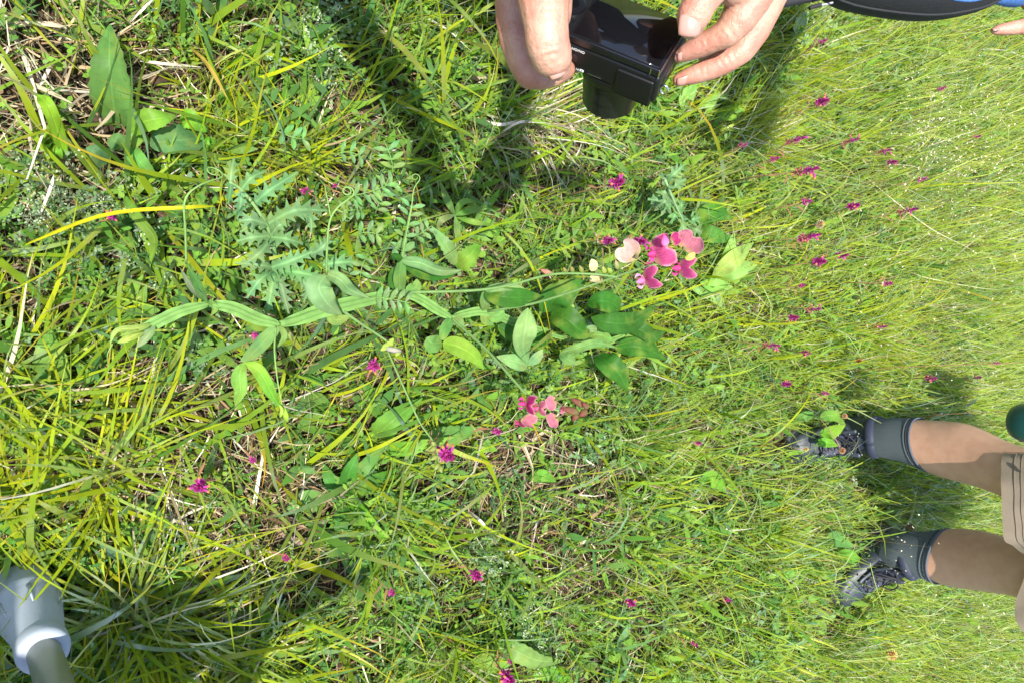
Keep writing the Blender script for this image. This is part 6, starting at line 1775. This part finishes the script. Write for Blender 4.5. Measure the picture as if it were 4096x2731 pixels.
def hiker():
    # --- one continuous body: legs, hips, trunk, arms, head
    thighU = [(LEG_U[-1][0], LEG_U[-1][1] * .98), (Vector((.36, 1.86, .86)), .088)]
    thighL = [(LEG_L[-1][0], LEG_L[-1][1] * .98), (Vector((.52, 1.95, .86)), .088)]
    upper = [thighU, thighL, [(Vector((.36, 1.88, .90)), .10), (Vector((.52, 1.94, .90)), .10)], [(Vector((.44, 1.92, .92)), .12), (Vector((.44, 1.93, 1.28)), .13)],
             [(Vector((.27, 1.92, 1.34)), .055), (Vector((.44, 1.94, 1.32)), .09), (Vector((.62, 1.95, 1.34)), .055)], [(Vector((.44, 1.93, 1.34)), .055), (Vector((.44, 1.91, 1.48)), .075), (Vector((.44, 1.91, 1.57)), .095)],
             [(Vector((.27, 1.92, 1.34)), .05), (Vector((.21, 1.90, 1.08)), .040), (Vector((.22, 2.02, .88)), .030), (Vector((.24, 2.06, .82)), .032)], [(Vector((.62, 1.95, 1.34)), .05), (Vector((.68, 1.93, 1.08)), .040), (Vector((.67, 2.04, .88)), .030), (Vector((.65, 2.08, .82)), .032)]]
    def extra(bm):
        for R_ in (LEG_U, LEG_L):
            V, F = leg_loft(R_, 'x', None)
            vs = [bm.verts.new(v) for v in V]
            for f in F:
                try: bm.faces.new([vs[i] for i in f])
                except ValueError: pass
    upper += face((.44, 1.91, 1.57), (0, -1, -.3)); eyes(HK, (.44, 1.91, 1.57), (0, -1, -.3))
    solid('body', upper, .0075, M_skin2, HK, smooth=4, extra=extra)
    # --- socks with a ribbed blue-edged cuff
    for R_, ztop, slope in ((LEG_U, .265, .28), (LEG_L, .235, -.10)):
        V, F = leg_loft(R_, 'sock', M_sock, 1.045, None, None, ztop, slope)
        sk = link('sock', mesh_py('sock', V, F), M_sock, HK)
        P = [np.array([*c, r]) for c, r in R_]
        Q = catmull(P, 160)
        for (dz, g, mat, nm, rad) in ((-.016, 1.055, M_sock, 'cuff_seam', .0014), (-.009, 1.05, M_lace, 'cuff_seam', .0012), (.001, 1.045, M_sockb, 'sock_cuff', .0022)):
            best = min(Q, key=lambda q: abs(q[2] - (ztop + dz)))
            c = Vector(best[:3]); r = best[3]
            rg = ring(c, (1, 0, 0), (0, 1, 0), r * g, r * g * 1.05, 40, 2.0, lambda a: shin(a, 0))
            for p in rg: p.z += slope * (p.x - c.x)
            mb = MB(); rg.append(rg[0]); mb.tube(rg, rad, 6, flat=((0, 0, 1), 1.5)); mb.build(nm, mat, sk)
    # --- boots
    def boot(A, toe, zc):
        A = Vector((A[0], A[1], float(hgt(A[0], A[1])))); T = Vector((toe[0], toe[1], 0)); f = Vector((T.x - A.x, T.y - A.y, 0)).normalized(); s = Vector((0, 0, 1)).cross(f)
        Z = Vector((0, 0, 1))
        bt = bpy.data.objects.new('boot', None); COL.objects.link(bt); bt.parent = HK; bt.location = A - HK.location
        prof = [(-.082, .016, .045), (-.076, .028, .075), (-.060, .037, .10), (-.03, .041, .115), (.0, .042, .12), (.03, .043, .116), (.06, .045, .104), (.085, .048, .088), (.11, .051, .074), (.14, .051, .064), (.165, .046, .058), (.185, .036, .050), (.196, .020, .038)]
        rings = []
        for (t, w, h) in prof:
            rg = []
            for k in range(24):
                a = 2 * math.pi * k / 24
                y = math.cos(a); z = math.sin(a)
                rg.append(A + f * t + s * (w * math.copysign(abs(y) ** .8, y)) + Z * (.018 + (h - .018) * (.5 + .5 * math.copysign(abs(z) ** .85, z))))
            rings.append(rg)
        def ex(bm):
            for V, F in (loft(rings), loft([ring(A + f * (-.012 + .012 * i * .2) + Z * z, f, s, rx, ry, 24) for i, (z, rx, ry) in enumerate(((.05, .060, .042), (.09, .060, .044), (.12, .060, .047), (.145, .058, .050), (.158, .054, .049)))])):
                vs = [bm.verts.new(v) for v in V]
                for q in F: bm.faces.new([vs[i] for i in q])
        solid('upper', [], .0042, M_boot, bt, smooth=3, extra=ex)
        mb = MB(); c = A + f * -.004 + Z * .160
        rg = ring(c, f, s, .054, .049, 32)
        for p in rg: p.z += .010 * math.cos(math.atan2((p - c).dot(s), (p - c).dot(f)) * 2)
        rg.append(rg[0]); mb.tube(rg, .0105, 8, flat=((0, 0, 1), 1.5)); mb.build('collar', M_navy, bt)
        # sole
        so_ = []
        for z, g in ((.0, .97), (.010, 1.04), (.022, 1.05), (.026, 1.0)):
            rg = []
            for (t, w, h) in prof: rg.append(A + f * t * g + s * (w * 1.08 * g) + Z * z)
            for (t, w, h) in prof[::-1]: rg.append(A + f * t * g - s * (w * 1.08 * g) + Z * z)
            so_.append(rg)
        V, F = loft(so_); link('sole', mesh_py('sole', V, F), M_rubber, bt)
        rg = []
        # toe cap
        V, F = loft([[A + f * (t + .0015) + s * (w * 1.05 * math.cos(a)) + Z * (.018 + (h * 1.04 - .018) * (math.sin(a))) for a in np.linspace(0, math.pi, 15)] for (t, w, h) in prof[9:]], cap=False)
        link('toe_cap', mesh_py('toe_cap', V, [q for q in F if not (q[0] % 15 == 14)]), M_boot, bt)
        # tongue rising in front of the shin
        def top(t):
            return float(np.interp(t, [.02, .045, .06, .085, .11, .14], [.175, .142, .112, .092, .078, .068]))
        tp = [A + f * (t + .004) + Z * (top(t) + .003) for t in (.128, .11, .085, .066, .056, .053)]
        tp[-1] = A + f * .053 + Z * .168; tp[-2] = A + f * .054 + Z * .145
        V, F, C = leaf_vf(tp, .050, f + Z, 'strap', n=14, fold=.25, col=(.03, .035, .05), rib=1, edge=1)
        V2 = [v - (f + Z).normalized() * .006 for v in V]; o2 = len(V)
        link('tongue', mesh_py('tongue', V + V2, F + [tuple(i + o2 for i in q)[::-1] for q in F]), M_navy, bt)
        # eyelet stays, laces, hooks, bow
        rows = [(.128, .020), (.112, .021), (.096, .022), (.080, .024), (.066, .027), (.058, .030)]
        P = []
        for i, (t, w) in enumerate(rows):
            z = top(t) + .004 if i < 4 else (.125 if i == 4 else .148)
            P.append((A + f * (t + .002) + s * w + Z * z, A + f * (t + .002) - s * w + Z * z))
        for side in (0, 1):
            sg = 1 if side == 0 else -1
            path = [p[side] + s * (sg * .004) - Z * .004 for p in P]
            mb = MB(); mb.tube([Vector(q) for q in catmull(path, 20)], .0075, 8, flat=(tuple(Z), .6)); mb.build('lace_stay', M_boot, bt)
            for p in P:
                h = MB(); q = p[side]; h.tube([q - s * sg * .002 - (f + Z) * .001, q + (f + Z) * .003, q + s * sg * .003 + (f + Z) * .0035], [.0022, .0026, .0014], 7); h.build('lace_hook', M_hook, bt)
        up = (f + Z).normalized()
        for i in range(len(P) - 1):
            for (u, v) in ((P[i][0], P[i + 1][1]), (P[i][1], P[i + 1][0])):
                mb = MB(); m = (u + v) / 2 + up * .007
                mb.tube([Vector(q) for q in catmull([u, m, v], 9)], .0019, 6); mb.build('lace', M_lace, bt)
        kx = (P[-1][0] + P[-1][1]) / 2 + f * .012
        mb = MB(); mb.tube([Vector(q) for q in catmull([P[-1][0], kx + Z * .002, P[-1][1]], 9)], .0019, 6); mb.build('lace', M_lace, bt)
        for sg, l in ((1, .045), (-1, .040)):
            lp = [kx, kx + s * sg * l * .6 + f * .012 - Z * .008, kx + s * sg * l + f * .02 - Z * .035, kx + s * sg * l * .6 + f * .022 - Z * .045, kx + f * .006 - Z * .01, kx]
            mb = MB(); mb.tube([Vector(q) for q in catmull(lp, 18)], .0019, 6); mb.build('bow_loop', M_lace, bt)
            le = [kx, kx + s * sg * .02 + f * .018 - Z * .03, kx + s * sg * .032 + f * .02 - Z * .065]
            mb = MB(); mb.tube([Vector(q) for q in catmull(le, 10)], .0016, 6); mb.build('lace_end', M_lace, bt)
        return bt
    boot((.268, 1.80), (.315, 1.60), 0)
    boot((.618, 1.925), (.80, 1.755), 0)
    # --- shorts: two wide legs joined at the seat
    def shorts_leg(c0, rx, ry, tilt, c1, folds, ph):
        n = 56
        rings = []
        for i in range(30):
            t = i / 29
            c = Vector(c0).lerp(Vector(c1), t)
            ax = rx * (1 - .08 * t); ay = ry * (1 + .05 * t)
            rg = []
            for k in range(n):
                a = 2 * math.pi * k / n
                w = 1 + folds * (1 - .6 * t) * (math.sin(4 * a + ph + t * 2) * .5 + math.sin(7 * a + 2 * ph - 3 * t) * .3)
                w += .030 * math.sin(9 * a + 6 * t + ph) * math.sin(3 * t + 2 * a) + .022 * math.sin(14 * t + 3 * a + ph) + .012 * math.sin(26 * t + 5 * a)
                rg.append(c + Vector((ax * w * math.cos(a), ay * w * math.sin(a), tilt * math.cos(a) * (1 - t) + .008 * math.sin(3 * a + ph) * (1 - t))))
            rings.append(rg)
        return rings
    legs = [shorts_leg((.372, 1.80, .505), .120, .100, .012, (.37, 1.88, .86), .05, .4), shorts_leg((.605, 1.915, .492), .125, .105, -.010, (.53, 1.94, .86), .05, 2.2)]
    mb = MB()
    for rings in legs:
        V, F = loft(rings, cap=False); mb.add(V, F)
        inner = [[p.lerp(sum((q for q in r), Vector()) / len(r), .016) + Vector((0, 0, .0005)) for p in r] for r in rings]
        V, F = loft(inner, cap=False); mb.add(V, [q[::-1] for q in F])
        V, F = loft([rings[0], inner[0]], cap=False); mb.add(V, F)
    sh = mb.build('shorts', M_khaki, HK)
    M_seam = pbr('khaki stitching', (.13, .10, .07), rough=.9)
    for rings in legs:
        for row, off in ((2, .0008), (3, .0006)):
            r0 = [p + (p - sum((q for q in rings[row]), Vector()) / len(rings[row])).normalized() * off for p in rings[row]]
            m2 = MB(); r0.append(r0[0]); m2.tube(r0, .0007, 5); m2.build('hem_seam', M_seam, sh)
    solid('shorts_seat', [[(Vector((.37, 1.88, .88)), .128), (Vector((.53, 1.94, .88)), .128)], [(Vector((.44, 1.92, .88)), .145), (Vector((.44, 1.92, .99)), .145)]], .010, M_khaki, HK)
    e = Vector((.372 - .085, 1.80 - .072, .552))
    m3 = MB(); m3.tube([e + Vector((math.cos(t) * .006, 0, math.sin(t) * .006)) for t in np.linspace(0, 2 * math.pi, 15)], .0022, 6); m3.build('eyelet', M_rubber, sh)
    solid('jacket', [[(Vector((.44, 1.93, 1.30)), .150), (Vector((.44, 1.92, 1.02)), .158)], [(Vector((.27, 1.92, 1.34)), .07), (Vector((.44, 1.94, 1.33)), .12), (Vector((.62, 1.95, 1.34)), .07)],
                     [(Vector((.27, 1.92, 1.34)), .068), (Vector((.21, 1.90, 1.08)), .055), (Vector((.22, 2.00, .91)), .042)], [(Vector((.62, 1.95, 1.34)), .068), (Vector((.68, 1.93, 1.08)), .055), (Vector((.672, 2.02, .91)), .042)]], .011, M_jack, HK)
    M_hair2 = pbr('brown hair', (.06, .035, .02), rough=.7, noise=.4, nscale=150)
    solid('hair', [[(Vector((.44, 1.93, 1.56)), .105), (Vector((.44, 1.94, 1.62)), .088)]], .009, M_hair2, HK)
hiker()

def bottle():
    c = Yp(4134, 1692, 1.66)
    o = thing('water_bottle', 'dark teal rounded water bottle hanging at the right edge above the upper knee', 'bottle', c)
    V, F = loft([ring(c + Vector((0, 0, z)), (1, 0, 0), (0, 1, 0), r, r, 28) for z, r in ((-.045, .006), (-.043, .022), (-.036, .034), (-.022, .041), (0, .0435), (.12, .0435), (.14, .040), (.155, .026), (.165, .024))])
    link('bottle_body', mesh_py('bottle_body', V, F), M_teal, o)
    V, F = loft([ring(c + Vector((0, 0, z)), (1, 0, 0), (0, 1, 0), r, r, 28) for z, r in ((.160, .027), (.185, .027), (.188, .024))])
    link('lid', mesh_py('lid', V, F), M_rubber, o)
    mb = MB(); mb.tube([Vector(p) for p in catmull([c + Vector((0, 0, .18)), c + Vector((-.02, .02, .22)), Vector((.30, 1.86, .95))], 10)], .003, 6); mb.build('carry_cord', M_lace, o)
bottle()

# ------------------------------------------------------------------ grey rubber foot on a metal pole
def pole():
    M_grey = pbr('grey moulded rubber', (.27, .30, .33), rough=.6, noise=.10, nscale=25, bump=.25, bscale=260)
    M_alu = pbr('dull aluminium tube', (.30, .32, .29), rough=.42, metal=.5, noise=.15, nscale=30)
    foot = G(92, 2352, .055); tip = D(236, 2790, .83)
    ax = (tip - foot).normalized()
    o = thing('walking_pole', 'metal pole with a bell-shaped grey rubber foot standing in the lower left corner', 'pole', foot)
    global POLE_GRIP
    POLE_GRIP = foot + ax * .93
    u = ax.orthogonal().normalized(); v = ax.cross(u)
    k = .83 / FPX                                  # metres per picture pixel at the foot
    def rg(s, r, n=48): return [foot + ax * (s * (1.5 if s < .3 else 1)) + (u * math.cos(2 * math.pi * i / n) + v * math.sin(2 * math.pi * i / n)) * r for i in range(n)]
    L = 1.0
    pr = [(-.012, 128), (0, 136), (.004, 138), (.034, 140), (.036, 147), (.043, 148), (.048, 142), (.052, 136), (.118, 98), (.122, 100), (.125, 106), (.136, 106), (.141, 100), (.142, 84)]
    V, F = loft([rg(s, r * k) for s, r in pr]); link('rubber_foot', mesh_py('rubber_foot', V, F), M_grey, o)
    for i in range(6):
        a = i * math.pi / 3 + .3
        d = (u * math.cos(a) + v * math.sin(a))
        mb = MB(); mb.tube([foot + ax * .080 + d * 134 * k, foot + ax * .125 + d * 117 * k], [.004, .001], 6); mb.build('rib', M_grey, o)
    V, F = loft([rg(s, r * k, 32) for s, r in ((.120, 66), (.50, 66), (1.05, 66))]); link('tube', mesh_py('tube', V, F), M_alu, o)
pole()

# ------------------------------------------------------------------ unseen pole holder just outside, added partly to shade the near corner
def pole_person():
    o = thing('person', 'unseen walker in a dark blue fleece gripping the pole, added partly to shade the near corner', 'person', (.64, -.46, 0))
    q = lambda x, y, z: Vector((x, y, z))
    sh1, sh2, c0, hip = q(.76, -.36, 1.36), q(.50, -.56, 1.36), q(.63, -.46, 1.33), q(.64, -.46, .92)
    grip = POLE_GRIP
    body = [[(sh1, .055), (c0, .10), (sh2, .055)], [(c0, .12), (hip, .13)], [(c0, .06), (q(.62, -.45, 1.48), .055), (q(.62, -.43, 1.53), .08), (q(.62, -.43, 1.62), .098)],
            [(hip, .12), (q(.70, -.40, .5), .06), (q(.70, -.42, .06), .045)], [(hip, .12), (q(.56, -.52, .5), .06), (q(.56, -.54, .06), .045)],
            [(sh1, .05), (q(.80, -.20, 1.12), .040), (grip + q(.06, -.13, .02) , .028), (grip + q(.042, -.045, 0), .026)], [(sh2, .05), (q(.44, -.62, 1.10), .04), (q(.46, -.58, .86), .03), (q(.46, -.57, .80), .03)]]
    body += face((.62, -.43, 1.62), (-.1, 1, -.5)); eyes(o, (.62, -.43, 1.62), (-.1, 1, -.5))
    for k in range(4):     # fingers closed round the shaft
        z = .03 - .02 * k
        body.append([(grip + q(.036, -.035, z), .0105), (grip + q(-.006, -.034, z), .0100), (grip + q(-.032, -.006, z), .0092), (grip + q(-.022, .026, z - .003), .0085)])
    body.append([(grip + q(.036, -.03, .02), .012), (grip + q(.036, .008, .045), .0105), (grip + q(.010, .033, .05), .0095)])
    solid('body', body, .0050, M_skin, o, smooth=2)
    M_fl = pbr('dark blue fleece', (.02, .03, .08), rough=.95, bump=.4, bscale=300)
    solid('fleece', [[(sh1, .07), (c0, .125), (sh2, .07)], [(c0, .14), (hip + q(0, 0, .03), .148)], [(sh1, .068), (q(.80, -.20, 1.12), .055), (grip + q(.075, -.16, .03), .040)], [(sh2, .068), (q(.44, -.62, 1.10), .055), (q(.46, -.58, .90), .042)]], .010, M_fl, o)
    solid('trousers', [[(hip, .146), (hip - q(0, 0, .04), .145)], [(hip - q(0, 0, .03), .125), (q(.70, -.40, .5), .085), (q(.70, -.42, .07), .07)], [(hip - q(0, 0, .03), .125), (q(.56, -.52, .5), .085), (q(.56, -.54, .07), .07)]], .011, M_bag, o)
    solid('cap', [[(q(.62, -.44, 1.62), .104), (q(.62, -.44, 1.66), .088)], [(q(.62, -.36, 1.64), .045), (q(.62, -.30, 1.63), .03)]], .009, M_denim, o)
pole_person()
